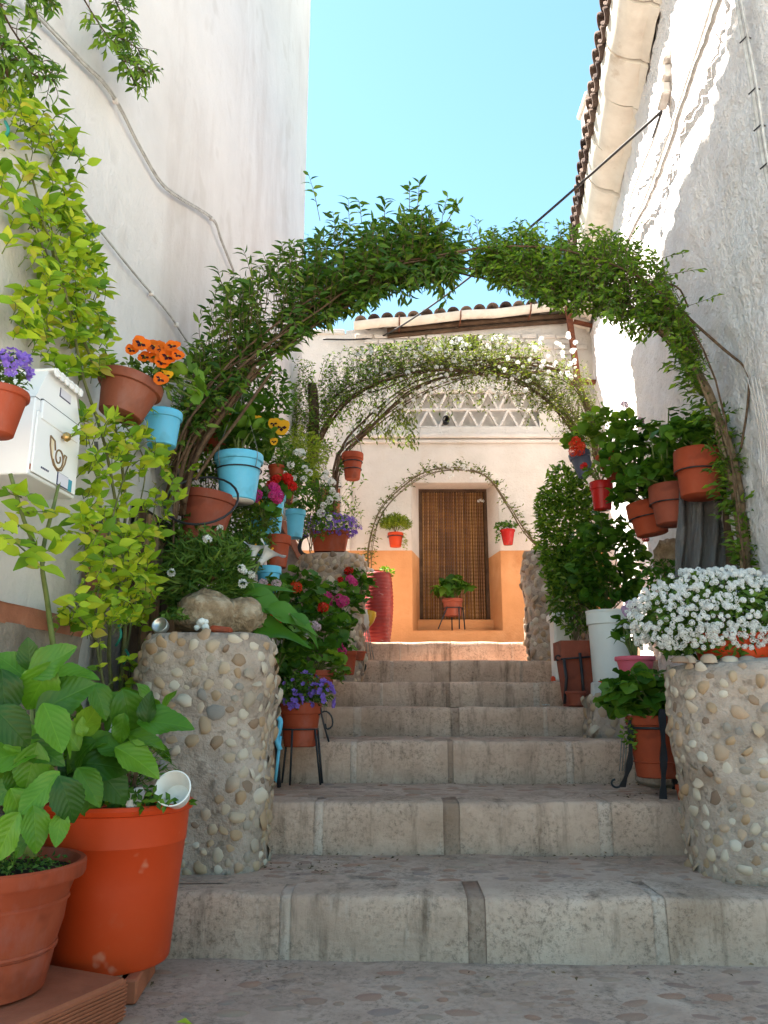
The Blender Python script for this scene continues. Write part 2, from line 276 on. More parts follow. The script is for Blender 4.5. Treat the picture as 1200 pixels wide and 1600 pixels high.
# ---------------------------------------------------------------- mesh building
class MB:
    def __init__(s): s.v = []; s.f = []; s.mi = []; s.n = 0; s.uv = []; s.hasuv = False
    def add(s, v, f, mi=0, Mx=None, uv=None):
        if Mx is not None: v = [Mx @ Vector(p) for p in v]
        b = s.n; s.v.extend(tuple(p) for p in v); s.n += len(v)
        s.f.extend(tuple(i+b for i in q) for q in f); s.mi.extend([mi]*len(f))
        s.uv.extend(uv if uv else [(0, 0)]*len(v)); s.hasuv |= bool(uv)
        return s
    def box(s, c, size, mi=0, rot=None, bev=0.0):
        x, y, z = (a/2 for a in size)
        if bev <= 0:
            v = [(i*x, j*y, k*z) for i in (-1, 1) for j in (-1, 1) for k in (-1, 1)]
            f = [(0,1,3,2), (4,6,7,5), (0,4,5,1), (2,3,7,6), (0,2,6,4), (1,5,7,3)]
        else:
            b = min(bev, x*.9, y*.9, z*.9); v = []
            for k in (-1, 1):                       # rings: bevelled top and bottom
                for (dx, dz) in (((b, 0), (0, b)) if k < 0 else ((0, b), (b, 0))):
                    zz = k*(z-dz)
                    X, Y = x-dx, y-dx
                    for (px, py) in ((-X+b, -Y), (X-b, -Y), (X, -Y+b), (X, Y-b), (X-b, Y), (-X+b, Y), (-X, Y-b), (-X, -Y+b)):
                        v.append((px, py, zz))
            f = [tuple(range(7, -1, -1)), tuple(range(24, 32))]
            for r in range(3):
                for i in range(8): f.append((r*8+i, r*8+(i+1) % 8, r*8+8+(i+1) % 8, r*8+8+i))
        Mx = Matrix.Translation(c)
        if rot is not None: Mx = Mx @ rot.to_4x4()
        return s.add(v, f, mi, Mx)
    def lathe(s, prof, seg=28, mi=0, Mx=None, cap0=True, cap1=False, wob=0.0):
        v = []; f = []
        for (r, z) in prof:
            for i in range(seg):
                a = 2*PI*i/seg; rr = r*(1+wob*math.sin(3*a+z*9)); v.append((rr*math.cos(a), rr*math.sin(a), z))
        for j in range(len(prof)-1):
            for i in range(seg):
                k = (i+1) % seg; f.append((j*seg+i, j*seg+k, j*seg+seg+k, j*seg+seg+i))
        if cap0: f.append(tuple(range(seg-1, -1, -1)))
        if cap1: f.append(tuple((len(prof)-1)*seg+i for i in range(seg)))
        return s.add(v, f, mi, Mx)
    def tube(s, pts, r, seg=6, mi=0):
        pts = [Vector(p) for p in pts]; n = len(pts)
        rs = r if isinstance(r, (list, tuple)) else [r]*n
        v = []; f = []; nrm = None
        for i, p in enumerate(pts):
            t = (pts[min(i+1, n-1)]-pts[max(i-1, 0)])
            if t.length < 1e-9: t = Vector((0, 0, 1))
            t.normalize()
            if nrm is None: nrm = t.orthogonal().normalized()
            nrm = (nrm - t*nrm.dot(t))
            nrm = nrm.normalized() if nrm.length > 1e-6 else t.orthogonal().normalized()
            b = t.cross(nrm)
            for k in range(seg):
                a = 2*PI*k/seg; v.append(p + (nrm*math.cos(a)+b*math.sin(a))*rs[i])
        for i in range(n-1):
            for k in range(seg):
                q = (k+1) % seg; f.append((i*seg+k, i*seg+q, i*seg+seg+q, i*seg+seg+k))
        f.append(tuple(range(seg-1, -1, -1))); f.append(tuple((n-1)*seg+k for k in range(seg)))
        return s.add(v, f, mi)
    def mesh(s, name, mats, smooth=True, org=None):
        me = bpy.data.meshes.new(name)
        v = s.v
        if org is not None: v = [(p[0]-org[0], p[1]-org[1], p[2]-org[2]) for p in v]
        me.from_pydata(v, [], s.f)
        for m in (mats if isinstance(mats, (list, tuple)) else [mats]): me.materials.append(m)
        me.polygons.foreach_set('material_index', s.mi)
        me.polygons.foreach_set('use_smooth', [smooth]*len(s.f))
        if s.hasuv:
            ul = me.uv_layers.new(name='uv'); a = np.array(s.uv, dtype=np.float32)
            idx = np.empty(len(me.loops), dtype=np.int32); me.loops.foreach_get('vertex_index', idx)
            ul.data.foreach_set('uv', a[idx].ravel())
        me.update(); return me
    def build(s, name, mats, parent=None, smooth=True, org=None, sharp=None):
        """link as ONE mesh object; vertices given in world space are re-based on org (default: parent's place)"""
        if org is None and parent is not None and parent.get('_w'): org = parent.location
        me = s.mesh(name, mats, smooth, org)
        if sharp: me.set_sharp_from_angle(angle=math.radians(sharp))
        return link(name, me, parent)

def link(name, me, parent=None, Mx=None):
    o = bpy.data.objects.new(name, me); col.objects.link(o)
    if parent is not None: o.parent = parent
    if Mx is not None: o.matrix_basis = Mx
    return o
def tag(o, label=None, cat=None, group=None, kind=None):
    if label: o['label'] = label
    if cat: o['category'] = cat
    if group: o['group'] = group
    if kind: o['kind'] = kind
    return o
def thing(name, label, cat, loc=(0, 0, 0), group=None, kind=None, rot=None, world=False):
    o = bpy.data.objects.new(name, None); col.objects.link(o); o.location = loc; o.empty_display_size = .1
    if rot is not None: o.rotation_euler = rot
    if world: o['_w'] = 1
    return tag(o, label, cat, group, kind)
def copy_tree(o, parent=None):
    c = o.copy(); col.objects.link(c)
    if parent is not None: c.parent = parent
    for ch in list(o.children): copy_tree(ch, c)
    return c

def fr(p, d, n, s=1.0):         # frame: local Y along d, local Z near n
    y = Vector(d).normalized(); z = Vector(n); z = z - y*z.dot(y)
    z = z.normalized() if z.length > 1e-5 else y.orthogonal().normalized()
    x = y.cross(z)
    m = Matrix((x, y, z)).transposed().to_4x4()
    if not isinstance(s, (tuple, list)): s = (s, s, s)
    for i in range(3): m[i][0] *= s[0]; m[i][1] *= s[1]; m[i][2] *= s[2]
    m.translation = p; return m
def spline(pts, n):
    P_ = [Vector(p) for p in pts]; P_ = [P_[0]*2-P_[1]] + P_ + [P_[-1]*2-P_[-2]]
    out = []; k = len(P_)-3
    for i in range(n):
        t = i/(n-1)*k; j = min(int(t), k-1); t -= j
        a, b, c, d = P_[j:j+4]
        out.append(.5*((2*b)+(c-a)*t+(2*a-5*b+4*c-d)*t*t+(3*b-a-3*c+d)*t**3))
    return out
def rv(r=1.0): 
    while True:
        v = Vector((R.uniform(-1, 1), R.uniform(-1, 1), R.uniform(-1, 1)))
        if .05 < v.length < 1: return v.normalized()*r
def U(a, b): return R.uniform(a, b)

# leaf templates: base at origin, tip at (0,1,0), face +Z
def leaf_shape(nu, width, fold=.25, curl=.25, peak=.45, wave=0.0, serr=0.0, nv=1, pw=1.0):
    v = []; f = []; uv = []; cols = 2*nv+1
    for i in range(nu+1):
        t = i/nu
        wd = width*.5*(math.sin(PI*min(1, t**(math.log(.5)/math.log(peak))))**pw) if 0 < t < 1 else width*.02
        for j in range(cols):
            sx = (j-nv)/nv
            x = sx*wd*(1+(serr*(1 if i % 2 else -1) if abs(sx) == 1 else 0))
            z = abs(sx)*wd*fold*2 - curl*t*t + wave*math.sin(t*9+sx)*abs(sx)*wd
            v.append((x, t - .12*curl*t*t, z)); uv.append((.5+sx*.5*(wd/(width*.5+1e-6)), t))
    for i in range(nu):
        for j in range(cols-1):
            a = i*cols+j; f.append((a, a+1, a+cols+1, a+cols))
    return v, f, uv
def round_leaf(n=10, lobes=5, cup=.15, wav=.06):        # geranium: round, lobed, notch at the stalk
    v = [(0, .25, 0)]; f = []; uv = [(.5, .25)]
    for i in range(n):
        a = -PI/2 + .35 + (2*PI-.7)*i/(n-1)
        r = .5*(1+.09*math.cos(a*lobes*1.6)); x, y = r*math.cos(a), .42+r*math.sin(a)
        v.append((x, y, cup*(1+.0)+wav*math.sin(i*2.1))); uv.append((.5+x, y))
    v.append((0, .12, 0.02)); uv.append((.5, .1))
    for i in range(1, n): f.append((0, i, i+1))
    return v, f, uv
LS = {
 'lance': [leaf_shape(3, .36, .22, c, .42) for c in (.1, .3, .5)],
 'lanceS': [leaf_shape(2, .42, .25, c, .45) for c in (.1, .35)],
 'ovate': [leaf_shape(4, .54, .16, c, .42, .1) for c in (.05, .2, .4)],
 'ovateS': [leaf_shape(2, .55, .2, c, .45) for c in (.05, .3)],
 'hyd': [leaf_shape(18, w_, fo, c, pk, wv, .035, 3, .8) for c, wv, w_, fo, pk in ((.10, .12, .68, .10, .46), (.25, .18, .60, .16, .44), (.45, .1, .72, .08, .5), (.3, .25, .64, .14, .42), (.6, .15, .66, .2, .46), (-.12, .2, .58, .12, .44))],
 'round': [round_leaf(11, 5, c, w_) for c, w_ in ((.12, .05), (.2, .09), (.05, .08))],
 'blade': [leaf_shape(3, .15, .2, c, .4) for c in (.05, .3, .6)],
 'needle': [leaf_shape(2, .17, .2, .1, .5)],
 'lily': [leaf_shape(10, .36, .20, c, .38, .3, 0, 2) for c in (.25, .5)],
 'hosta': [leaf_shape(6, .6, .18, c, .42, .25, 0, 1) for c in (.3, .55)],
}
_lm = {}
def leaf_mesh(shape, k, m):
    key = (shape, k, m.name)
    if key not in _lm:
        v, f, uv = LS[shape][k]; b = MB(); b.add(v, f, 0, None, uv); _lm[key] = b.mesh('leaf', m)
    return _lm[key]
def foliage(parent, mats4, shape, m, name='foliage', single=0, singlename='leaf', stuff=False, key=None):
    """mats4: leaf frames in the parent's space. The largest `single` become leaf objects, the rest one mesh."""
    if not mats4: return None
    T = LS[shape]
    if single:
        mats4 = sorted(mats4, key=key or (lambda q: -q.col[1].length))
        for q in mats4[:single]: link(singlename, leaf_mesh(shape, R.randrange(len(T)), m), parent, q)
        mats4 = mats4[single:]
        if not mats4: return None
    A = np.array([[list(r) for r in q] for q in mats4]); pick = np.array([R.randrange(len(T)) for _ in mats4])
    V = []; Fc = []; n = 0
    for k, (v, f, uv) in enumerate(T):
        B = A[pick == k]
        if not len(B): continue
        vv = np.array(v); P4 = np.einsum('nij,kj->nki', B[:, :3, :3], vv) + B[:, None, :3, 3]
        V.append(P4.reshape(-1, 3)); nb = len(vv)
        for i in range(len(B)): Fc.extend(tuple(x+n+i*nb for x in q) for q in f)
        n += nb*len(B)
    me = bpy.data.meshes.new(name); me.from_pydata(np.concatenate(V).tolist(), [], Fc); me.materials.append(m)
    me.polygons.foreach_set('use_smooth', [True]*len(Fc)); me.update()
    o = link(name, me, parent)
    if stuff: o['kind'] = 'stuff'
    return o
def rebase(mats4, org):
    T = Matrix.Translation(-Vector(org)); return [T @ q for q in mats4]
# ================================================================ THE SETTING
def nz(p, s, seed=0.0): return noise.noise(Vector(p)*s + Vector((seed, seed*1.7, seed*.3)))
DOME = {}
def dome(k, m, seg=8, rings=3, name='pebble'):
    key = (k, m.name, name)
    if key in DOME: return DOME[key]
    b = MB(); rr = random.Random(100+k); ph = rr.uniform(0, 6); el = rr.uniform(.72, 1.0); sq = rr.uniform(0, .22)
    v = []; f = []
    for j in range(rings):
        a = (j/rings)*PI/2*1.0 - .35*(j == 0)
        for i in range(seg):
            t = 2*PI*i/seg
            r = math.cos(max(a, 0))*(1+sq*math.cos(2*t+ph)+.10*math.sin(3*t+ph*2)+rr.uniform(-.05, .05))
            v.append((r*math.cos(t), r*el*math.sin(t), math.sin(a)*(1+rr.uniform(-.06, .06))))
    v.append((0, 0, 1.0))
    for j in range(rings-1):
        for i in range(seg):
            q = (i+1) % seg; f.append((j*seg+i, j*seg+q, j*seg+seg+q, j*seg+seg+i))
    for i in range(seg): f.append(((rings-1)*seg+i, (rings-1)*seg+(i+1) % seg, len(v)-1))
    b.add(v, f); DOME[key] = b.mesh(name, m); return DOME[key]

# ---- ground and street
GM = mat('pale_bounce_paving', [(0, (.36,.32,.27)), (1, (.48,.43,.37))], .95, 1.5, 20, .4, .01, .1)  # out-of-view ground, made pale to bounce sunlight onto the steps
b = MB(); b.add([(-150, -150, -.006), (150, -150, -.006), (150, 150, -.006), (-150, 150, -.006)], [(0, 1, 2, 3)])
o = b.build('ground', GM, None, False); o['kind'] = 'structure'
street = thing('street', 'cobbled mortar street at the foot of the steps', None, (0, 2.2, 0), kind='structure', world=True)
def grid_top(x0, x1, y0, y1, z, nx, ny, amp, skirt=.05, seed=0):
    v = []; f = []
    for j in range(ny+1):
        for i in range(nx+1):
            x = x0+(x1-x0)*i/nx; y = y0+(y1-y0)*j/ny
            v.append((x, y, z + amp*nz((x, y, 0), 4.0, seed) + amp*.6*nz((x, y, 0), 11, seed)))
    for j in range(ny):
        for i in range(nx):
            a = j*(nx+1)+i; f.append((a, a+1, a+nx+2, a+nx+1))
    return v, f
v, f = grid_top(-1.9, 2.3, -1.5, 3.2, .004, 60, 66, .005)
MB().add(v, f).build('paving', M['tread'], street)
def cobbles(parent, x0, x1, y0, y1, z, n, smin=.035, smax=.085, seed=0):
    pts = []; tries = 0
    while len(pts) < n and tries < n*30:
        tries += 1
        x, y = U(x0, x1), U(y0, y1); s = U(smin, smax)
        if any((x-a)**2+((y-c)*1.2)**2 < (s+d)**2*.9 for a, c, d in pts): continue
        pts.append((x, y, s))
        Mx = Matrix.Translation(Vector((x, y, z-.004))-parent.location) @ Matrix.Rotation(U(-.5, .5), 4, 'Z') @ Matrix.Diagonal((s, s*U(.5, .75), U(.006, .011), 1))
        link('cobble', dome(20+R.randrange(4), M['cobble'], 9, 3, 'cobble'), parent, Mx)
cobbles(street, -1.15, 1.9, 2.15, 3.04, .005, 210, .022, .06)

M['dampmortar'] = stone('damp_mortar', (.24,.155,.11), (.34,.225,.165), (.48,.33,.25), (2.5, 1, .3))
M['limemortar'] = stone('lime_mortar', (.44,.31,.235), (.57,.42,.33), (.66,.53,.44), (2.5, 1, .3))
# ---- staircase: thing > step > riser_block
stairs = thing('staircase', 'worn stone steps climbing between the two white houses', None, (0, 3.14, 0), kind='structure', world=True)
#        Y      z0     z1    right end   joints (photo px along the riser)      left end
STEPS = [(3.14, 0.00, 0.220, 2.2, (444, 745, 1028), -1.60),
         (3.97, 0.220, 0.449, 2.2, (497, 706, 946), -1.30),
         (4.94, 0.449, 0.688, 2.2, (552, 704, 890), -1.20),
         (5.75, 0.688, 0.883, 2.3, (558, 711, 852), -1.20),
         (6.60, 0.883, 1.080, 2.4, (596, 700, 838), -1.10),
         (7.45, 1.080, 1.300, 2.6, (612, 702, 812), -1.10),
         (8.30, 1.300, 1.535, 2.7, (625, 703, 800), -1.00)]
JW = [(.022, .034, .026), (.024, .040, .034), (.020, .018, .024), (.030, .032, .016), (.014, .020, .026), (.018, .012, .016), (.010, .012, .014)]
def riser_block(x0, x1, Y, z0, z1, seed):
    nx = max(4, int((x1-x0)/.09)); v = []; f = []
    prof = [(.0, z0-.012), (.003, z0+(z1-z0)*.35), (-.002, z0+(z1-z0)*.7), (.004, z1-.022), (.010, z1-.008), (.024, z1-.001), (.10, z1+.001), (.235, z1+.001), (.235, z1-.06)]
    n = len(prof)
    for i in range(nx+1):
        x = x0+(x1-x0)*i/nx
        for k, (dy, z) in enumerate(prof):
            a = .016 if k < 6 else .006
            e = .004 if i in (0, nx) and k < 6 else 0
            sl = (-.04*x if z0 == 0 else -.012*x)*(k < 7)
            v.append((x, Y+sl+dy+e + a*nz((x, z, Y), 5.5, seed)+ .006*nz((x, z, Y), 17, seed), z + (.010*nz((x, Y+dy, 0), 4, seed)+.005*nz((x, Y+dy, 0), 13, seed))*(k > 2)))
    for i in range(nx):
        for k in range(n-1): f.append((i*n+k, i*n+n+k, i*n+n+k+1, i*n+k+1))
    f.append(tuple(range(n))); f.append(tuple(nx*n+k for k in range(n-1, -1, -1)))
    return v, f
for i, (Y, z0, z1, xr, joints, xl) in enumerate(STEPS):
    yn = STEPS[i+1][0] if i+1 < len(STEPS) else 10.6
    v, f = grid_top(xl, xr+.4, Y+.21, yn+.05, z1-.002, 44, 14, .006, seed=i+1)
    bm = MB(); bm.add(v, f); bm.box(((xl+xr+.4)/2, (Y+.012+yn+.04)/2+.04, (z1-.03-.1)/2-.05), (xr+.4-xl, yn-Y+.0, z1-.03+.1))
    st = bm.build('step', M['tread'], stairs, False)
    xs = [xl] + [W(px, 1000 if i > 4 else (1450, 1295, 1190, 1130, 1085)[i], Y).x for px in joints] + [xr]
    for k in range(1, len(xs)-1):           # mortar filling the joints: the middle one dark with damp, the others pale lime
        hw = JW[i][k-1]
        v, f = riser_block(xs[k]-hw, xs[k]+hw, Y+.003, z0, z1-.002, i*7)
        bb = MB(); bb.add(v, f); link('joint_mortar', bb.mesh('joint_mortar', M['dampmortar' if k == 2 else 'limemortar'], True, stairs.location), st)
    for k in range(len(xs)-1):
        ga = JW[i][k-1] if k else 0; gb = JW[i][k] if k+1 < len(xs)-1 else 0
        v, f = riser_block(xs[k]+ga-.001, xs[k+1]-gb+.001, Y, z0, z1, i*7)
        bb = MB(); bb.add(v, f); me = bb.mesh('riser_block', M['concrete'], True, stairs.location); me.set_sharp_from_angle(angle=math.radians(50))
        link('riser_block', me, st)
    if i < 3:
        cobbles(stairs, -.6 if i else -.5, 1.75-.25*i, Y+.26, yn-.05, z1-.001, (95, 75, 40)[i], .025, .06)

# ---- walls as displaced sheets with a solid body behind
def wall_sheet(mb, P0, T, N, length, z0, z1, nu, nv, amp, sc_, seed, mi=0, fine=.0):
    v = []; f = []
    for j in range(nv+1):
        for i in range(nu+1):
            p = P0 + T*(length*i/nu) + UP*(z0+(z1-z0)*j/nv)
            d = amp*nz(p, sc_, seed) + amp*.6*nz(p, sc_*2.7, seed+3) + fine*nz(p, 14, seed)
            v.append(p + N*d)
    for j in range(nv):
        for i in range(nu):
            a = j*(nu+1)+i; f.append((a, a+1, a+nu+2, a+nu+1) if N.dot(T.cross(UP)) > 0 else (a, a+nu+1, a+nu+2, a+1))
    mb.add(v, f, mi)
def slab(mb, a, b_, back, z0, z1, mi=0):      # solid body: footprint a-b plus the offset vector `back`
    P_ = [Vector((a.x, a.y, 0)), Vector((b_.x, b_.y, 0)), Vector((b_.x, b_.y, 0))+back, Vector((a.x, a.y, 0))+back]
    v = [p+UP*z for z in (z0, z1) for p in P_]
    mb.add(v, [(0,1,2,3), (4,7,6,5), (0,4,5,1), (1,5,6,2), (2,6,7,3), (3,7,4,0)], mi)

lh = thing('white_house', 'tall plain whitewashed house wall along the left of the steps', 'house', (LX0, 0, 0), kind='thing', world=True)
def LP(y, z=0, off=0): return Vector((LX0+LK*y, y, z)) + LN*off
bm = MB(); wall_sheet(bm, LP(2.2), LT, LN, 6.42, -.05, 10.15, 150, 100, .018, .55, 1, 0, .003)
slab(bm, LP(2.2, 0, -.05), LP(8.6, 0, -.05), Vector((-5, .3, 0)), -.05, 10.15)
bm.build('wall', M['plaster'], lh)
# stone plinth at the foot of that wall: mortar bed, stones, painted band, painted door jamb, plank door
bm = MB(); wall_sheet(bm, LP(2.21, 0, .03), LT, LN, 1.41, -.02, 1.19, 30, 16, .02, 3, 5); bm.build('plinth', M['plinthmortar'], lh)
bm = MB(); wall_sheet(bm, LP(2.21, 0, .04), LT, LN, 1.39, 1.185, 1.262, 40, 4, .010, 4, 6)
v0 = [LP(2.21, 1.26, .04), LP(3.6, 1.26, .04), LP(3.6, 1.262, .0), LP(2.21, 1.262, .0)]; bm.add(v0, [(0,1,2,3)])
bm.build('painted_band', M['brickred'], lh)
for i in range(34):
    y = 2.34 + (i % 9)*.16 + U(-.03, .03); z = .35 + (i//9)*.23 + U(-.03, .03)
    p = LP(y, z, .035) - lh.location
    q = fr(p, LT, LN, (U(.07, .11), U(.08, .105), U(.02, .04)))
    link('stone', dome(30+R.randrange(4), M['plinth'], 8, 3, 'stone'), lh, q)
bm = MB(); wall_sheet(bm, LP(3.60, 0, .035), LT, LN, .17, 1.26, 1.72, 4, 14, .012, 5, 8)
bm.build('painted_jamb', M['brickred'], lh)
bm = MB(); wall_sheet(bm, LP(3.78, 0, .012), LT, LN, .32, -.02, 1.80, 6, 20, .015, 4, 9); bm.build('door_jamb', M['plinthmortar'], lh)
door = link('plank_door', MB().add([LP(4.1, .2, .01)-lh.location, LP(5.1, .2, .01)-lh.location, LP(5.1, 1.95, .01)-lh.location, LP(4.1, 1.95, .01)-lh.location], [(0,1,2,3)]).mesh('plank_door', M['dark'], False), lh)
for i in range(7):
    y = 4.17+i*.135
    bb = MB(); bb.box((0, 0, 0), (.03, .105, 1.7+U(-.06, .06)), 0, None, .006)
    link('plank', bb.mesh('plank', M['wood'] if i % 3 else M['darkwood'], False), door, Matrix.Translation(LP(y, 1.05, .035)-lh.location) @ Matrix.Rotation(-math.atan(LK), 4, 'Z') @ Matrix.Rotation(U(-.012, .012), 4, 'X'))

rh = thing('white_house', 'rough whitewashed house on the right with a rounded eaves cornice and dark tiles', 'house', (RX0, 0, 0), kind='thing', world=True)
def RP(y, z=0, off=0): return Vector((RX0+RK*y, y, z)) + RN*off
EZ = 6.35
bm = MB(); wall_sheet(bm, RP(3.2), RT, RN, 7.34, -.05, EZ+.1, 160, 110, .045, .8, 2, 0, .026)
slab(bm, RP(3.2, 0, -.08), RP(10.5, 0, -.08), Vector((5, -.7, 0)), -.05, EZ+.1)
bm.build('wall', M['roughcast'], rh)
# eaves: rounded cornice blocks, then roof tiles
y = 3.2; k = 0
while y < 10.3:
    ln = U(.50, .66); nn = 10; bb = MB(); v = []; f = []; zj = U(-.022, .022); xj = U(-.012, .012)
    prof = [(0.0, -.30), (.05, -.27)] + [(.06+.26*math.sin(a*PI/2/6), -.25+.25*(1-math.cos(a*PI/2/6))) for a in range(7)] + [(.32, .05), (0, .05)]
    n = len(prof); mseg = 5
    for i in range(mseg+1):
        yy = y + (ln-.022)*i/mseg
        for (ox, oz) in prof:
            p = RP(yy, EZ+oz+zj, ox+.02+xj) + RN*(.022*nz((yy*3, oz*4, k), 1.5)); p.z += .012*nz((yy*2, ox*5, k), 2)
            v.append(p)
    for i in range(mseg):
        for j in range(n-1): f.append((i*n+j, i*n+j+1, i*n+n+j+1, i*n+n+j))
    f.append(tuple(range(n-1, -1, -1))); f.append(tuple(mseg*n+j for j in range(n)))
    bb.add(v, f); me = bb.mesh('cornice_block', M['gutter'], True, rh.location); me.set_sharp_from_angle(angle=math.radians(55)); link('cornice_block', me, rh)
    y += ln; k += 1
def half_pipe(ln, r0, r1, th=.014, seg=7):
    bb = MB(); v = []; f = []
    for (yy, r) in ((0, r0), (ln, r1)):
        for rr in (r, r-th):
            for i in range(seg+1):
                a = PI*i/seg; v.append((rr*math.cos(a), yy, rr*math.sin(a)))
    s = seg+1
    for i in range(seg):
        f += [(i, i+1, 2*s+i+1, 2*s+i), (s+i+1, s+i, 3*s+i, 3*s+i+1), (i+1, i, s+i, s+i+1), (2*s+i, 2*s+i+1, 3*s+i+1, 3*s+i)]
    f += [(0, 2*s, 3*s, s), (seg, s+seg, 3*s+seg, 2*s+seg)]
    return bb.add(v, f)
TP = half_pipe(.46, .082, .070, .02).mesh('roof_tile', M['tile'])
dn = (RN*.92 - UP*.30).normalized()                 # roof slopes up away from the alley
for i in range(38):
    yy = 3.2+i*.19
    for row in range(2):
        p = RP(yy, EZ+.10, .40) - dn*(row*.40) + UP*(U(-.012, .012)+.02*row) - rh.location
        q = fr(p, -dn, UP); q = q @ Matrix.Rotation(U(-.05, .05), 4, 'Z')
        link('roof_tile', TP, rh, q)
        if row == 0:                                # channel tile under the gap
            q2 = fr(p + RT*.095 - UP*.015, -dn, -UP); link('roof_tile', TP, rh, q2)
bm = MB(); a0, a1 = RP(3.2, EZ+.09, .30), RP(10.4, EZ+.09, .30); bk = Vector((4.5, -.6, 1.35))
bm.add([a0, a1, a1+bk, a0+bk], [(0,1,2,3)]); bm.build('roof', M['tile'], rh, False)
# little whitewashed chimney standing on that roof edge
bm = MB(); c = W(921, 205, 9.2)
bm.box((c.x+.12, c.y, c.z), (.34, .4, .75), 0, None, .02); bm.box((c.x+.12, c.y, c.z+.40), (.42, .48, .08), 0, None, .015)
bm.build('chimney', M['facade'], rh, False)
# broken plaster patch showing pale clay, and a small stub of pipe
pp = WR(1040, 110, .03)-rh.location
for j in range(3):
    link('exposed_brick', MB().box((0, 0, 0), (.07, .20, .10), 0, None, .012).mesh('exposed_brick', M['potbase'], False), rh,
         Matrix.Translation(pp+Vector((.0, .05*j-.02, -.11*j+.06))) @ Matrix.Rotation(-math.atan(RK)+U(-.05, .05), 4, 'Z'))

# ---- house across the top of the steps
HY = 10.4
fh = thing('white_house', 'small whitewashed house with orange dado closing the top of the steps', 'house', (.8, HY, 1.535), kind='thing', world=True)
def X(px, Y=HY, py=800): return W(px, py, Y).x
def Z(py, Y=HY): return W(600, py, Y).z
xl, xr, xe = X(420), 3.2, X(541, HY, 500)
zd, zb, zt = Z(860), 1.4, 6.02
dx0, dx1, dz0, dz1 = X(644, HY, 900), X(783, HY, 900), Z(985), Z(754)
wx0, wx1, wz0, wz1 = X(500), X(531), Z(812), Z(762)            # barred window
ax0, ax1, az0, az1 = X(708, HY, 535), X(747, HY, 535), Z(548), Z(521)   # attic hole
lx0, lx1, lz0, lz1 = X(622, HY, 640), X(842, HY, 640), Z(668), Z(610)   # lattice vent
ops = [(dx0, dx1, dz0, dz1, None), (wx0, wx1, wz0, wz1, .14), (ax0, ax1, az0, az1, .3), (lx0, lx1, lz0, lz1, .16)]
xc = sorted({xl, xe, dx0, dx1, wx0, wx1, ax0, ax1, lx0, lx1, xr}); zc = sorted({zb, zd, dz0, dz1, wz0, wz1, az0, az1, lz0, lz1, zt})
bm = MB()
for i in range(len(xc)-1):
    for j in range(len(zc)-1):
        a, b_, c, d = xc[i], xc[i+1], zc[j], zc[j+1]; mx, mz = (a+b_)/2, (c+d)/2
        if any(o[0] < mx < o[1] and o[2] < mz < o[3] for o in ops): continue
        nu, nv = max(1, int((b_-a)/.12)), max(1, int((d-c)/.12)); v = []; f = []
        for q in range(nv+1):
            for p in range(nu+1):
                xx = a+(b_-a)*p/nu; zz = c+(d-c)*q/nv
                v.append((xx, HY - .016*nz((xx, 0, zz), 1.1, 4)-.008*nz((xx, 0, zz), 3.7, 4), zz))
        for q in range(nv):
            for p in range(nu): e = q*(nu+1)+p; f.append((e, e+1, e+nu+2, e+nu+1))
        bm.add(v, f, 1 if mz < zd else 0)
for (a, b_, c, d, dep) in ops[1:]:
    y2 = HY+dep
    bm.add([(a, HY, c), (b_, HY, c), (b_, HY, d), (a, HY, d), (a, y2, c), (b_, y2, c), (b_, y2, d), (a, y2, d)], [(0,1,5,4), (1,2,6,5), (2,3,7,6), (3,0,4,7)], 0)
# splayed door recess
DY = 10.85
ex0, ex1, ez0, ez1 = W(656, 900, DY).x, W(763, 900, DY).x, W(700, 969, DY).z, W(700, 765, DY).z
def quad(a, b_, c, d, mi): bm.add([a, b_, c, d], [(0, 1, 2, 3)], mi)
for (fx, ex) in ((dx0, ex0), (dx1, ex1)):
    quad((fx, HY, dz0), (ex, DY, dz0), (ex, DY, zd-.03), (fx, HY, zd), 1); quad((fx, HY, zd), (ex, DY, zd-.03), (ex, DY, ez1), (fx, HY, dz1), 0)
quad((dx0, HY, dz1), (dx1, HY, dz1), (ex1, DY, ez1), (ex0, DY, ez1), 0)
quad((dx0, HY, dz0), (dx1, HY, dz0), (ex1, DY, dz0), (ex0, DY, dz0), 1)
bm.box(((ex0+ex1)/2, DY-.06, (dz0+ez0)/2), (ex1-ex0+.1, .16, ez0-dz0-.01), 1, None, .012)
# body and top
bm.box(((xe+xr)/2, HY+2.95, 3.5), (xr-xe, 4.0, 5.0), 0); bm.box(((xl+xe)/2, HY+2.95, 3.4), (xe-xl, 4.0, 4.8), 0)
bm.box(((xl+xe)/2-.02, HY+.50, 6.04), (xe-xl, 1.06, .07), 0, None, .01)
bm.add([(xe, HY+.006, 6.0), (xr, HY+.006, 6.0), (xr, HY+.006, 6.40), (xe, HY+.006, 6.07)], [(0, 1, 2, 3)], 0)
bm.build('wall', [M['facade'], M['ochre']], fh, False)
bm = MB()                        # ledge moulding under the lattice, a pilaster strip at the corner
z1_ = Z(683); bm.box(((X(548)+xr)/2, HY-.035, z1_), (xr-X(548), .08, .06), 0, None, .012); bm.box(((X(548)+xr)/2, HY-.02, z1_-.07), (xr-X(548), .05, .05), 0, None, .01)
bm.build('ledge', M['facade'], fh, False)
bm = MB(); bm.box((X(541), HY-.02, (Z(860)+Z(690))/2), (.13, .06, Z(690)-Z(862)), 0, None, .015); bm.build('pilaster', M['facade'], fh, False)
bm = MB(); bm.box(((lx0+lx1)/2, HY+.19, (lz0+lz1)/2), (lx1-lx0+.1, .04, lz1-lz0+.1)); bm.build('vent_back', M['facade'], fh, False)
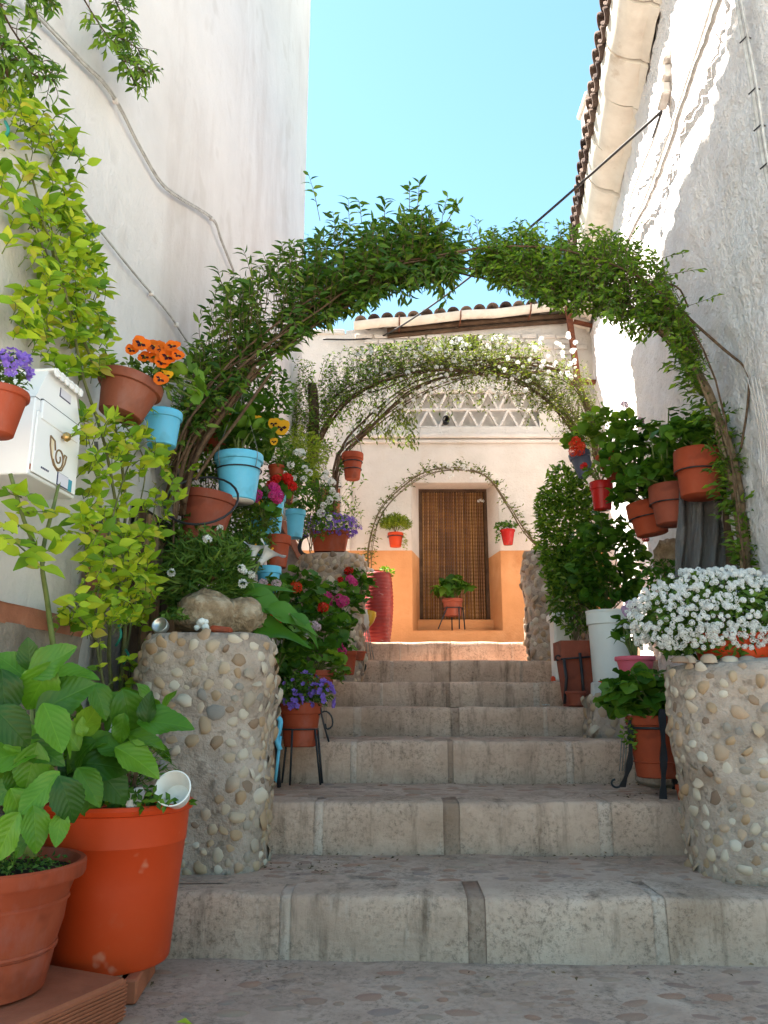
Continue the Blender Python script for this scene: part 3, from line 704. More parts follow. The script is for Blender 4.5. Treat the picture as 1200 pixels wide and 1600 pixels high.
bm = MB(); bm.box(((ax0+ax1)/2, HY+.33, (az0+az1)/2), (ax1-ax0+.1, .04, az1-az0+.1)); bm.build('attic_hole', M['dark'], fh, False)
# triangular lattice of the vent
nb = 7; wdt = (lx1-lx0)/nb; hgt = (lz1-lz0)/2
def bar(p, q, r=.016):
    d = Vector(q)-Vector(p); bb = MB(); bb.box((0, 0, 0), (.034, d.length, .05), 0, None, .006)
    link('lattice_bar', bb.mesh('lattice_bar', M['facade'], False), fh, fr((Vector(p)+Vector(q))/2-fh.location, d, (0, -1, 0)))
for row in range(2):
    zz0 = lz0+row*hgt
    for i in range(nb*1):
        x0_ = lx0+i*wdt; bar((x0_, HY+.05, zz0), (x0_+wdt/2, HY+.05, zz0+hgt)); bar((x0_+wdt, HY+.055, zz0), (x0_+wdt/2, HY+.055, zz0+hgt))
bar((lx0, HY+.045, lz0+hgt), (lx1, HY+.045, lz0+hgt)); bar((lx0, HY+.04, lz0+.01), (lx1, HY+.04, lz0+.01)); bar((lx0, HY+.04, lz1-.01), (lx1, HY+.04, lz1-.01))
# dark round end of a pipe in the lattice
pc = W(697, 655, HY); bm = MB(); bm.lathe([(.05, -.10), (.05, .02), (.04, .02), (.038, -.08)], 14, 0, Matrix.Translation(pc) @ Matrix.Rotation(PI/2, 4, 'X')); bm.build('drain_pipe', M['iron'], fh)
# painted-over bricks of the attic course
rr_ = random.Random(5)
for row in range(5):
    zz = Z(560)+row*.082; x_ = xe+.12+(row % 2)*.13
    while x_ < X(892, HY, 520):
        ln = rr_.uniform(.20, .27)
        if not (ax0-.08 < x_+ln/2 < ax1+.08 and az0-.04 < zz < az1+.04) and rr_.random() < .86:
            bb = MB(); bb.box((0, 0, 0), (ln-.02, .05, .062), 0, None, .009)
            link('brick', bb.mesh('brick', M['facade'], False), fh, Matrix.Translation(Vector((x_+ln/2, HY-.006-rr_.uniform(0, .012), zz))-fh.location) @ Matrix.Rotation(rr_.uniform(-.02, .02), 4, 'Y'))
        x_ += ln
# eaves: wooden beam, brick lintel, gutter with brackets, roof of round tiles
g0, g1 = W(553, 507, HY-.22), W(905, 474, HY-.22)
bm = MB(); a_ = (W(605, 517, HY-.05)+Vector((0, 0, .0))); b_ = W(900, 492, HY-.05)
d = b_-a_; bm.add([Vector(p) for p in [(0,0,0)]], []) 
bm = MB()
for off, th, mi in ((0, .07, 0), (-.085, .05, 0)):
    pts = [a_+Vector((0, 0, off)), b_+Vector((0, 0, off))]
    bm.tube(spline([pts[0], (pts[0]+pts[1])/2+Vector((0, 0, .012)), pts[1]], 8), th*.62, 7, mi)
bm.build('eaves_beam', M['darkwood'], fh)
bm = MB(); v = []; f = []
for i in range(9):
    p = g0.lerp(g1, i/8); p.z += .014*math.sin(i*2.1)
    for k in range(11):
        a = PI + PI*k/10 if k < 6 else 0
        a = PI*(1 + k/10)
        v.append(p + Vector((0, .085*math.cos(a), .085*math.sin(a))))
for i in range(8):
    for k in range(10): f.append((i*11+k, i*11+k+1, i*11+11+k+1, i*11+11+k))
bm.add(v, f); bm.add([x_+Vector((0, 0, .006)) for x_ in v], [tuple(reversed(q)) for q in f]); bm.build('gutter', M['gutter'], fh)
for t in (.2, .47, .78):
    p = g0.lerp(g1, t); bb = MB(); bb.tube([p+Vector((0, .2, -.10)), p+Vector((0, .05, -.105)), p+Vector((0, -.07, -.07)), p+Vector((0, -.095, .02))], .010, 5)
    bb.build('gutter_bracket', M['rust'], fh)
TP2 = half_pipe(.5, .088, .075).mesh('roof_tile', M['tile'])
nt_ = 17
for i in range(nt_):
    p = g0.lerp(g1, (i+.5)/nt_) + Vector((0, .05, .065)); up_ = Vector((0, .97, .22)).normalized()
    for row in range(2):
        link('roof_tile', TP2, fh, fr(p+up_*(.42*row)+UP*(.015*row+U(-.008, .008))-fh.location, up_, UP))
    q = g0.lerp(g1, (i+1)/nt_) + Vector((0, .06, .055)); link('roof_tile', TP2, fh, fr(q-fh.location, up_, -UP))
bm = MB(); bm.add([g0+Vector((0, .1, .05)), g1+Vector((.6, .1, .05)), g1+Vector((.6, 4.6, 1.0)), g0+Vector((0, 4.6, 1.0))], [(0,1,2,3)])
bm.build('roof', M['tile'], fh, False)
# barred window
bm = MB(); bm.box(((wx0+wx1)/2, HY+.13, (wz0+wz1)/2), (wx1-wx0, .02, wz1-wz0)); win = bm.build('window', M['pane'], fh, False)
bm = MB()
for (x_, w_) in ((wx1-.035, .07), (wx0+.03, .06)): bm.box((x_, HY+.09, (wz0+wz1)/2), (w_, .07, wz1-wz0))
bm.box(((wx0+wx1)/2, HY+.092, wz1-.03), (wx1-wx0, .06, .06)); bm.build('frame', M['brickred'], win, False, fh.location)
bm = MB()
for k in range(3): xx = wx0+(wx1-wx0)*(k+.3)/3; bm.tube([(xx, HY-.05, wz0-.05), (xx, HY-.05, wz1+.03)], .011, 5)
for zz in (wz0+.05, (wz0+wz1)/2, wz1): bm.tube([(wx0-.05, HY-.05, zz), (wx1+.02, HY-.05, zz)], .010, 5)
bm.build('window_grille', M['iron'], win, True, fh.location)
# door behind its bead curtain
bm = MB(); bm.box(((ex0+ex1)/2, DY+.06, (ez0+ez1)/2), (ex1-ex0, .05, ez1-ez0)); dr = bm.build('door', M['doorpanel'], fh, False)
bm = MB()
bm.box((ex0+.012, DY-.0, (ez0+ez1)/2), (.05, .06, ez1-ez0)); bm.box((ex1-.012, DY-.0, (ez0+ez1)/2), (.05, .06, ez1-ez0)); bm.box(((ex0+ex1)/2, DY-.002, ez1-.02), (ex1-ex0-.05, .05, .05))
bm.build('door_frame', M['darkwood'], dr, False, fh.location)
bm = MB(); ns = 36
for k in range(ns):
    xx = ex0+.045+(ex1-ex0-.09)*(k+.5)/ns + U(-.004, .004); n = 70; sw = U(-.01, .01)
    pts = []; rs = []
    for i in range(n):
        t = i/(n-1); pts.append((xx+sw*t*t, DY-.035+.008*math.sin(k*1.7), ez1-.045-(ez1-ez0-.06)*t)); rs.append(.0090 if i % 2 else .0035)
    bm.tube(pts, rs, 4)
o = bm.build('bead_curtain', M['beadbrown'], fh); o['kind'] = 'stuff'
# small white flowers pinned at the top corner of the curtain
pf = W(751, 783, DY-.06); bm = MB()
for k in range(3):
    for a in range(5): bm.add(*LS['ovateS'][0][:2], 0, fr(pf+Vector((.03*k-.03, 0, .012*(k % 2))), (math.cos(a*1.26), -.3, math.sin(a*1.26)), (0, -1, 0), .028))
tag(bm.build('flower_sprig', Pt['white'], None), 'sprig of white flowers pinned to the top corner of the bead curtain', 'flowers')

# rusty steel post and its foot plate beside the gutter
rp = W(888, 485, 10.1); rq = W(903, 596, 10.1)
t = thing('rusty_post', 'rusty steel post bracketed to the house corner below the eaves', 'post', rq, world=True)
bm = MB(); mid = (rp+rq)/2; d = rp-rq; bm.add(*[x_ for x_ in (lambda m_: (m_.v, m_.f))(MB().box((0, 0, 0), (.075, d.length+.1, .075), 0, None, .006))], 0, fr(mid, d, (0, -1, 0))); bm.build('upright', M['rust'], t, False)
bm = MB(); bm.box(rq+Vector((.10, .02, -.005)), (.42, .12, .04), 0, None, .006); bm.build('foot_plate', M['rust'], t, False)
bm = MB(); pr = W(905, 507, 10.15); bm.box(pr+Vector((.1, 0, 0)), (.36, .06, .05), 0, Matrix.Rotation(.25, 3, 'Y'), .006); bm.build('cross_bar', M['rust'], t, False)

# ---- pebble-clad pillars
def pebble_pillar(label, x0, x1, y0, y1, z0, z1, rad, n, taper=0.0, leanx=0.0, size=(.026, .045), patches=.33, seed=0, group=None, name='pebble_pillar', toproll=.05, gap=.92):
    t = thing(name, label, 'pillar', ((x0+x1)/2, (y0+y1)/2, z0), world=True, group=group)
    cx, cy = (x0+x1)/2, (y0+y1)/2; hx, hy = (x1-x0)/2, (y1-y0)/2; rad = min(rad, hx*.95, hy*.95)
    def per(s):
        segs = [2*(hx-rad), PI*rad/2, 2*(hy-rad), PI*rad/2]*2; tot = sum(segs); s = (s % 1)*tot
        x, y, a = -(hx-rad), -hy, -PI/2; k = 0
        while s > segs[k]: 
            s -= segs[k]
            if k % 2 == 0: x += math.cos(a+PI/2)*segs[k]; y += math.sin(a+PI/2)*segs[k]
            else:
                c0 = (x-rad*math.cos(a), y-rad*math.sin(a)); a += PI/2; x, y = c0[0]+rad*math.cos(a), c0[1]+rad*math.sin(a)
            k += 1
            if k > 7: break
        if k % 2 == 0: return x+math.cos(a+PI/2)*s, y+math.sin(a+PI/2)*s, a
        c0 = (x-rad*math.cos(a), y-rad*math.sin(a)); a2 = a+s/rad
        return c0[0]+rad*math.cos(a2), c0[1]+rad*math.sin(a2), a2
    H = z1-z0
    def surf(s, h):
        x, y, a = per(s); k = 1+taper*(h-.5); roll = 1.0
        if h > 1-toproll: u = (h-(1-toproll))/toproll; roll = 1-.10*u*u
        nx, ny = math.cos(a), math.sin(a)
        p = Vector((cx+x*k*roll+leanx*(h-.5), cy+y*k*roll, z0+H*h)); d = .034*nz(p, 3.4, seed)+.013*nz(p, 12, seed)
        return p+Vector((nx, ny, 0))*d, Vector((nx, ny, 0))
    ns_, nh = 56, 26; v = []; f = []
    for j in range(nh+1):
        for i in range(ns_): v.append(surf(i/ns_, j/nh)[0])
    for j in range(nh):
        for i in range(ns_): q = (i+1) % ns_; f.append((j*ns_+i, j*ns_+q, j*ns_+ns_+q, j*ns_+ns_+i))
    rings = [nh*ns_+i for i in range(ns_)]
    for kk in (.66, .33):
        nr = len(v)
        for i in range(ns_):
            p = v[nh*ns_+i]; c_ = Vector((cx+leanx*.5, cy, z1)); q = c_+(p-c_)*kk; q.z = z1+.012+.03*nz(q, 6, seed); v.append(q)
        for i in range(ns_): j2 = (i+1) % ns_; f.append((rings[i], rings[j2], nr+j2, nr+i))
        rings = list(range(nr, nr+ns_))
    v.append(Vector((cx+leanx*.5, cy, z1+.02)))
    for i in range(ns_): f.append((rings[i], rings[(i+1) % ns_], len(v)-1))
    MB().add(v, f).build('core', M['mortar'], t)
    pts = []; tries = 0; rr = random.Random(seed+50)
    while len(pts) < n and tries < n*60:
        tries += 1
        s, h = rr.random(), rr.uniform(.02, .985); p, nn = surf(s, h)
        if nn.dot(Vector((0, 0, EYE))-p) < -.12: continue
        r = rr.uniform(*size)*(1.45 if rr.random() < .14 else 1)
        if nz(p, 2.6, seed+9) > patches: continue
        if any((p-a).length < (r+c)*gap for a, c in pts): continue
        pts.append((p, r))
        ax = Vector((rr.uniform(-1, 1), rr.uniform(-1, 1), rr.uniform(-1, 1)))
        if rr.random() < .6: ax = UP + ax*.5
        q = fr(p - nn*.004 - t.location, ax, nn, (r*rr.uniform(.75, 1.0), r*rr.uniform(.9, 1.25), r*rr.uniform(.26, .52)))
        link('pebble', dome(R.randrange(8), M['pebble']), t, q)
    return t
pebble_pillar('broad pebble-clad pillar at the left foot of the steps, rock and tin lid on top', -1.08, -.52, 3.50, 4.12, .19, 1.20, .16, 290, .02, .0, (.021, .041), .40, 3, gap=.84)
pebble_pillar('pebble-clad pillar at the right foot of the steps, carrying the white alyssum', 1.27, 2.05, 3.26, 3.92, .19, 1.06, .30, 220, -.03, -.07, (.020, .038), .34, 8)
pebble_pillar('rounded pebble pillar under the rectangular campanula trough, left of the upper steps', -.79, -.17, 6.95, 7.55, 1.0, 2.22, .28, 290, .05, 0, (.026, .045), .9, 12, toproll=.14, gap=.8)
pebble_pillar('leaning pebble pillar right of the top step beside the hedge', 1.38, 2.0, 7.5, 8.1, 1.27, 2.36, .25, 150, -.16, -.10, (.030, .050), .55, 15, toproll=.16, gap=.85)
pebble_pillar('low pebble block on the third tread behind the iron pot stand', 1.36, 1.72, 5.36, 5.72, .66, .95, .05, 34, 0, 0, (.028, .05), .5, 18, toproll=.1)
pebble_pillar('short pebble pedestal under the painted jug beside the red ribbed urn', -.37, -.20, 7.22, 7.40, 1.28, 1.74, .07, 40, 0, 0, (.018, .028), .9, 21)

# ---- raised beds along the left wall, hidden block on the right
for (lab, x0, x1, y0, y1, z1) in (('soil-filled stone bed behind the broad left pillar', -1.30, -.66, 4.14, 5.35, 1.14), ('upper soil-filled stone bed along the left wall', -1.22, -.40, 5.36, 6.94, 1.42)):
    t = thing('planting_bed', lab, 'flower bed', ((x0+x1)/2, (y0+y1)/2, .3), world=True)
    bm = MB(); bm.box(((x0+x1)/2, (y0+y1)/2, (.3+z1)/2), (x1-x0, y1-y0, z1-.3), 0, None, .03); bm.build('bed_wall', M['mortar'], t, False)
    v, f = grid_top(x0+.04, x1-.04, y0+.04, y1-.04, z1+.02, 10, 12, .03); MB().add(v, f).build('soil', M['soil'], t)
bm = MB(); bm.box((1.78, 4.9, .75), (.62, .55, .60), 0, None, .02); o = bm.build('stone_block', M['mortar'], None, False, (1.78, 4.9, .45)); o.location = (1.78, 4.9, .45); tag(o, 'low mortared block behind the iron pot stand, under the pink pot', 'block')
# slanting parapet at the end of the left wall
t = thing('stair_parapet', 'slanting whitewashed parapet with brown coping left of the upper pillar', 'parapet', (-.95, 7.9, 1.3), world=True)
a_, c_ = W(434, 806, 7.7), W(468, 872, 7.7)
v = [Vector((a_.x-.03, y_, z_)) for y_ in (7.7, 8.0) for z_ in (1.2, a_.z)] + [Vector((c_.x, y_, z_)) for y_ in (7.7, 8.0) for z_ in (1.2, c_.z)]
MB().add(v, [(0,4,5,1), (2,3,7,6), (0,1,3,2), (4,6,7,5), (1,5,7,3)]).build('parapet_wall', M['plinthmortar'], t, False)
d = c_-a_; mid = (a_+c_)/2+Vector((0, .15, .03))
MB().add(*[(m_.v, m_.f) for m_ in [MB().box((0, 0, 0), (.40, d.length+.08, .07), 0, None, .01)]][0], 0, fr(mid, d, UP)).build('coping', M['brickred'], t, False)
e_ = W(446, 735, 7.75); f_ = W(415, 800, 7.75)
v = [W(425, 800, 7.72), W(452, 838, 7.72), W(455, 760, 7.72), W(440, 770, 7.72)]
v = v+[p+Vector((0, .25, 0)) for p in v]
MB().add(v, [(0,1,2,3), (4,7,6,5), (0,4,5,1), (1,5,6,2), (2,6,7,3), (3,7,4,0)]).build('parapet_cheek', M['facade'], t, False)
# dark wooden post at the house end, in the left of the second arch
bm = MB(); p = W(488, 690, 8.2); q = W(487, 600, 8.2)
bm.tube(spline([p+Vector((0, 0, -.5)), (p+q)/2+Vector((.02, 0, 0)), q], 8), [.062, .06, .06, .058, .058, .056, .055, .05], 9)
o = bm.build('wooden_post', M['darkwood'], None, True, (p.x, p.y, p.z-.5)); o.location = (p.x, p.y, p.z-.5); tag(o, 'dark round wooden post at the end of the left house, inside the white-flowered arch', 'post')
# ================================================================ PLANT AND POT BUILDERS (local space: base at the origin)
def lathe_pot(parent, m, r, h, rb=.70, rim=.17, lip=.05, seg=30, name='pot', soil=True, soilz=.90, bands=(), base=None):
    rb = r*rb; ro = r; ri = r*(1-lip)
    zr = h*(1-rim); rw = rb+(ri-rb)*(zr/h)
    prof = [(rb*.92, 0), (rb, h*.02)]
    for t in (.2, .4, .6, .8):
        prof.append((rb+(rw-rb)*t, h*.02+(zr-h*.02)*t))
    for bz in bands:
        q = rb+(rw-rb)*bz; prof += [(q, h*bz-.004), (q+.006, h*bz), (q+.001, h*bz+.006)]
    prof.sort(key=lambda a: a[1])
    th = max(.006, r*.07)
    prof += [(rw, zr-.001), (ro*.985, zr+h*.01), (ro, zr+h*.035), (ro, h-.006), (ro-th*.3, h), (ro-th, h-.002), (ro-th*1.3, h-.012), (rw-th, h*soilz-.02)]
    bm = MB(); bm.lathe(prof, seg, 0, None, True, False)
    p = bm.build(name, m, parent, True, None, 40)
    if soil:
        bm = MB(); rs = ro-th*1.2; bm.lathe([(rs, h*soilz), (rs*.6, h*soilz+.008), (rs*.2, h*soilz+.012)], 18, 0, None, False, True); bm.build('soil', M['soil'], parent)
    if base: 
        bm = MB(); bm.lathe([(rb*.93, -.004), (rb*.93, .003)], 20, 0, None, True, True); bm.build('pot_base', base, parent)
    return p
def dome_mats(c, rad, n, size, inner=.45, up=.7, lo=-.25, jit=.6, squash_base=None, outd=1.0, droop=0.0, dirbias=None):
    """leaf frames spread through an ellipsoid around c"""
    out = []; c = Vector(c)
    while len(out) < n:
        d = rv()
        if dirbias is not None: d = (d + Vector(dirbias)*U(0, 1)).normalized()
        if d.z < lo: continue
        k = inner+(1-inner)*math.sqrt(R.random()); k *= 1+.14*nz(d, 2.2, c.x*7+c.y)
        p = c + Vector((d.x*rad[0], d.y*rad[1], d.z*rad[2]))*k
        nrm = (UP*up + d*.6 + rv(jit)).normalized()
        dd = Vector((d.x, d.y, d.z*.3))*outd + rv(.7) - UP*droop
        s = U(*size); q = fr(p, dd, nrm, s); q.translation = p - q.col[1].xyz*.5
        out.append(q)
    return out
def stems(parent, base, tips, r, m, name='stems', sag=.15):
    bm = MB(); base = Vector(base)
    for t in tips:
        t = Vector(t); mid = base.lerp(t, .55)+UP*((t-base).length*sag)+rv(.02)
        bm.tube(spline([base+rv(.015), mid, t], 6), [r*(1-.08*i) for i in range(6)], 5)
    return bm.build(name, m, parent)
_fl = {}
def floret(mb, M4, petals=5, wide=.5, mi=0, cup=.25, eye=None):
    for k in range(petals):
        a = 2*PI*k/petals
        Mx = M4 @ Matrix.Rotation(a, 4, 'Z')
        mb.add([(0, .06, 0), (-wide*.5, .62, cup*.6), (0, 1.0, cup), (wide*.5, .62, cup*.6), (0, .5, cup*.25)], [(0, 4, 1), (1, 4, 2), (2, 4, 3), (3, 4, 0)], mi, Mx)
    if eye is not None: mb.add([(.13*math.cos(2*PI*k/6), .13*math.sin(2*PI*k/6), .05) for k in range(6)], [tuple(range(6))], eye, M4)
def head_mesh(colr, v, n=16, fs=.42):          # ball of florets (geranium, stock), unit radius
    key = ('h', colr, v, n, fs)
    if key not in _fl:
        b = MB(); rr = random.Random(v+n)
        for i in range(n):
            z = 1-1.55*(i+.5)/n; a = i*2.4+v; q = math.sqrt(max(0, 1-z*z)); d = Vector((q*math.cos(a), q*math.sin(a), z*.8))
            floret(b, fr(d*rr.uniform(.62, .78), d.orthogonal(), d, fs*rr.uniform(.8, 1.15)), 5, .75, 0, .3)
        _fl[key] = b.mesh('flower_head', Pt[colr])
    return _fl[key]
def flower_mesh(colr, v, petals=5, wide=.7, cup=.3, eye=None):   # single flower, unit radius, faces +Z
    key = ('f', colr, v, petals, wide, cup, eye)
    if key not in _fl:
        b = MB(); floret(b, Matrix.Rotation(v*.7, 4, 'Z'), petals, wide, 0, cup, 1 if eye else None)
        _fl[key] = b.mesh('flower', [Pt[colr]]+([Pt[eye]] if eye else []))
    return _fl[key]
def pansy_mesh(colr, v):
    key = ('p', colr, v)
    if key not in _fl:
        b = MB(); rr = random.Random(v)
        for a, s, w_, z in ((.75, 1.0, 1.0, -.06), (-.75, 1.0, 1.0, -.05), (1.75, .82, .85, .02), (-1.75, .82, .85, .03), (PI, .95, 1.15, .06)):
            Mx = Matrix.Rotation(a, 4, 'Z'); vv = [(0, 0, z)]; ff = []
            for k in range(7):
                t = -1+2*k/6; vv.append((w_*.55*math.sin(t*1.45), s*(.30+.66*math.cos(t*1.35)), z+.10+.06*math.sin(k*2.3+v)))
            for k in range(1, 7): ff.append((0, k, k+1))
            b.add(vv, ff, 0, Mx)
            if a != .75 and a != -.75: b.add([(0, .0, z+.05), (-.20, .30, z+.09), (0, .55, z+.12), (.20, .30, z+.09)], [(0, 3, 2, 1)], 1, Mx)
        b.add([(.09*math.cos(k), .09*math.sin(k), .17) for k in range(6)], [tuple(range(6))], 2)
        _fl[key] = b.mesh('flower', [Pt[colr], Pt['centre'], Pt['eye']])
    return _fl[key]
def heads(parent, items, name='flower_head'):    # items: (mesh, position, facing, size)
    for me, p, d, s in items: link(name, me, parent, fr(Vector(p), Vector(d).orthogonal() + rv(.3), d, s))
def geranium(parent, z, rad, n, size, lm='ger', colours=(), stemr=.005, c=None, single=0, lo=-.25, headsize=.035, inner=.4, bias=None, stemn=10, base=None):
    c = Vector(c) if c is not None else Vector((0, 0, z+rad[2]*.45))
    ms = dome_mats(c, rad, n, size, inner, .75, lo, .55, dirbias=bias)
    foliage(parent, ms, 'round', L[lm], single=single)
    b0 = base if base is not None else (0, 0, z-.02)
    stems(parent, b0, [q.translation for q in R.sample(ms, min(stemn, n))], stemr, M['stemgreen'])
    it = []; bm = MB()
    for col_, k in colours:
        for _ in range(k):
            d = rv(); d.z = abs(d.z)*.9+.05; d.y = -abs(d.y); d.normalize()
            p = c + Vector((d.x*rad[0], d.y*rad[1], d.z*rad[2]))*U(.98, 1.18)
            it.append((head_mesh(col_, R.randrange(3)), p, d+UP*.3, headsize*U(.75, 1.2)))
            bm.tube(spline([Vector(b0).lerp(p, .45), Vector(b0).lerp(p, .75)+UP*.01, p], 5), stemr*.5, 4)
    if it: heads(parent, it); bm.build('flower_stalks', M['stemgreen'], parent)
def mass(parent, c, rad, n, size, shape, lm, flowers=None, inner=.3, lo=-.6, up=.6, fl_lo=-.5, fl_face=True, droop=0.0, stemr=.003, base=None, stemn=8, name='foliage', stuff=True, dirbias=None):
    ms = dome_mats(c, rad, n, size, inner, up, lo, .8, droop=droop, dirbias=dirbias)
    foliage(parent, ms, shape, L[lm], name, stuff=stuff)
    if base is not None: stems(parent, base, [q.translation for q in R.sample(ms, min(stemn, n))], stemr, M['stembrown'])
    for fl in (flowers or []):
        meshes, k, s = fl[:3]; nm = fl[3] if len(fl) > 3 else 'flower'
        for _ in range(k):
            d = rv()
            while d.z < fl_lo or (fl_face and d.y > .35): d = rv()
            p = Vector(c)+Vector((d.x*rad[0], d.y*rad[1], d.z*rad[2]))*U(.92, 1.10)
            link(nm, meshes[R.randrange(len(meshes))], parent, fr(p, d.orthogonal()+rv(.5), d+rv(.35)+Vector((0, -.3, .2)), s*U(.75, 1.2)))
def place(px, py, wpx, hpx, Y):                  # pot by its rim centre, rim width and height as they measure in the photo
    T = W(px, py, Y); s = mpp(T); return T - UP*(hpx*s), wpx*s/2, hpx*s
def ring(parent, z, r, m, tr=.004, name='wire_ring', tail=True):
    bm = MB(); pts = [(r*math.cos(2*PI*i/24), r*math.sin(2*PI*i/24), z) for i in range(25)]; bm.tube(pts, tr, 5)
    return bm.build(name, m, parent)
def potted(name, label, cat, px, py, wpx, hpx, Y, m, group=None, tilt=None, **k):
    loc, r, h = place(px, py, wpx, hpx, Y)
    t = thing(name, label, cat, loc, group, rot=tilt)
    lathe_pot(t, M[m], r, h, **k)
    return t, r, h
# ================================================================ FOREGROUND LEFT
# hydrangea in the terracotta pot on bricks
def T_(px, py, Y): return W(px, py, Y)
loc = Vector((W(-12, 1345, 2.45).x, 2.45, 0)); rz = W(0, 1345, 2.45).z
t = thing('brick', 'hollow red brick lying on the street under the terracotta hydrangea pot', 'brick', (loc.x+.10, 2.42, 0.0), rot=(0, 0, -.42))
bm = MB(); bm.box((0, 0, .062), (.36, .52, .115), 0, None, .008)
for k in range(9): bm.box((0, -.262, .022+.010*k), (.352, .006, .0045), 0)
for k in range(9): bm.box((.182, 0, .022+.010*k), (.006, .51, .0045), 0)
bm.build('brick_body', M['redbrick'], t, False)
hb = .122; hp = rz-hb
hyd1 = thing('potted_hydrangea', 'leafy green hydrangea in a terracotta pot standing on red brick at the street', 'potted plant', (loc.x, loc.y, hb))
lathe_pot(hyd1, M['terracotta'], .255, hp, .66, .14, .06, 40, bands=(.32, .34, .70))
hyd2loc, r2, h2 = place(186, 1250, 226, 252, 2.92)
hyd2loc.z = .075; h2 = W(186, 1250, 2.92).z-.075
hyd2 = thing('potted_hydrangea', 'hydrangea in a big plain orange plastic pot beside the left pillar', 'potted plant', hyd2loc)
bm = MB(); rb = r2*.80; th = .008
bm.lathe([(rb*.97, 0), (rb, .012), (rb+(r2*.95-rb)*.5, h2*.5), (r2*.925, h2*.74), (r2*.935, h2*.745), (r2*.955, h2*.93), (r2*.96, h2-.03), (r2, h2-.026), (r2+.006, h2-.012), (r2, h2), (r2-.012, h2+.001), (r2-.018, h2-.012), (r2*.9, h2-.07)], 44)
bm.build('pot', M['orangeplastic'], hyd2, True, None, 40)
bm = MB(); bm.lathe([(r2*.92, h2-.05), (r2*.5, h2-.035), (.02, h2-.03)], 20, 0, None, False, True); bm.build('soil', M['soil'], hyd2)
for k, (dx, ln, c_) in enumerate(((-.13, .16, 'plinth'), (.05, .19, 'plinth'), (.14, .06, 'redbrick'))):
    bb = MB(); bb.box((0, 0, .036), (ln, .30, .070), 0, Matrix.Rotation(.06*k-.04, 3, 'Z'), .006)
    o = bb.build('tile_offcut', M[c_], None, False); o.location = (hyd2loc.x+dx-.02, 2.86, .003)
    tag(o, ('ochre tile offcut propping the left side of the big orange pot', 'pale split stone slab propping the middle of the big orange pot', 'thin red tile piece under the right edge of the big orange pot')[k], 'tile')
# leaves: (px, py of the leaf middle, length px, direction deg in the photo (0 = right, 90 = up), lean toward viewer, young)
HL = [(20,1040,78,135,.5,0),(84,1034,92,25,.4,0),(45,1022,52,95,.3,0),(60,1075,86,-110,.8,0),(100,1090,104,28,.6,0),(8,1090,90,-75,.8,0),(14,1130,80,-40,.9,0),
 (116,1052,74,8,.3,0),(18,1182,104,200,.8,0),(68,1172,74,-20,.7,0),(140,1124,68,55,.7,1),(108,1146,62,120,.8,1),(84,1136,84,-60,.8,0),(152,1190,86,5,.55,0),
 (64,1240,80,-125,.95,0),(106,1246,74,-60,.95,0),(6,1236,70,-150,.8,0),(56,1296,72,-75,1,0),(140,1228,70,-50,.9,0),(6,1310,84,-115,.9,0),(202,1118,84,-70,.8,0),(230,1106,50,85,.7,0),
 (258,1126,88,2,.5,0),(158,1094,62,-60,.7,0),(180,1096,52,20,.5,0),(216,1186,84,-25,.6,0),(170,1216,84,-35,.6,0),(148,1152,60,35,.5,0),(92,1294,52,-95,.8,0),(30,1220,70,-80,.7,0),
 (228,1152,64,-8,.4,0),(48,1200,78,-100,.6,0),(120,1180,70,-140,.6,0),(124,1212,78,-30,.5,0),(30,1262,66,-60,.6,0),(176,1164,66,150,.5,0),(36,1150,70,20,.5,0),(2,1160,64,100,.5,0),
 (48,1052,40,60,.3,1),(112,1262,40,-80,.7,0),(30,1320,44,-140,.8,0),(128,1136,30,90,.8,1),(188,1140,50,-100,.6,0),(140,1258,46,-70,.6,0)]
for i, (px, py, ln, ang, lean, yg) in enumerate(HL):
    own = hyd1 if px < 112 and not (px > 95 and 1110 < py < 1160) else hyd2
    Y = (2.42 if own is hyd1 else 2.78) - .22*lean + U(-.05, .05)
    c = W(px, py, Y); s = mpp(c); a = math.radians(ang)
    right = Vector((1, 0, 0)); upv = Vector((0, -SP, CP)); view = (Vector((0, 0, EYE))-c).normalized()
    d = right*math.cos(a) + upv*math.sin(a) - Vector((0, .35, 0))*lean*(.3 if math.sin(a) > 0 else 1)
    nrm = view*(.45+.6*lean) + UP*(.75-.3*lean) + rv(.32)
    size = ln*s*1.02; q = fr(c, d, nrm, size); q.translation = c - q.col[1].xyz*.5
    link('leaf', leaf_mesh('hyd', R.randrange(6), L['hydyoung' if yg else 'hyd']), own, Matrix.Translation(-own.location) @ q)
def hyd_fill(own, c, rad, n):
    for q in dome_mats(c, rad, n, (.08, .14), .25, .9, -.5, .5):
        link('leaf', leaf_mesh('hyd', R.randrange(6), L['hyd']), own, q)
hyd_fill(hyd1, (-.10, .12, hp+.30), (.30, .22, .28), 40)
hyd_fill(hyd2, (-.03, .02, h2+.20), (.24, .18, .22), 24)
st1 = MB()
for px, py, b in ((50, 1090, (45, 1335)), (28, 1130, (40, 1335)), (70, 1180, (52, 1338)), (10, 1180, (30, 1335)), (60, 1045, (46, 1336))):
    st1.tube(spline([W(b[0], b[1], 2.40), W((px+b[0])/2+3, (py+b[1])/2, 2.40), W(px, py, 2.38)], 8), [.011, .011, .010, .009, .009, .008, .007, .006], 6)
st1.build('stems', M['stemgreen'], hyd1, True, hyd1.location)
st1 = MB()
for px, py, b in ((205, 1140, (195, 1248)), (160, 1130, (165, 1248)), (135, 1190, (160, 1250)), (222, 1120, (205, 1248)), (110, 1160, (150, 1250))):
    st1.tube(spline([W(b[0], b[1], 2.86), W((px+b[0])/2+3, (py+b[1])/2, 2.84), W(px, py, 2.76)], 8), [.008, .008, .008, .007, .007, .006, .006, .005], 6)
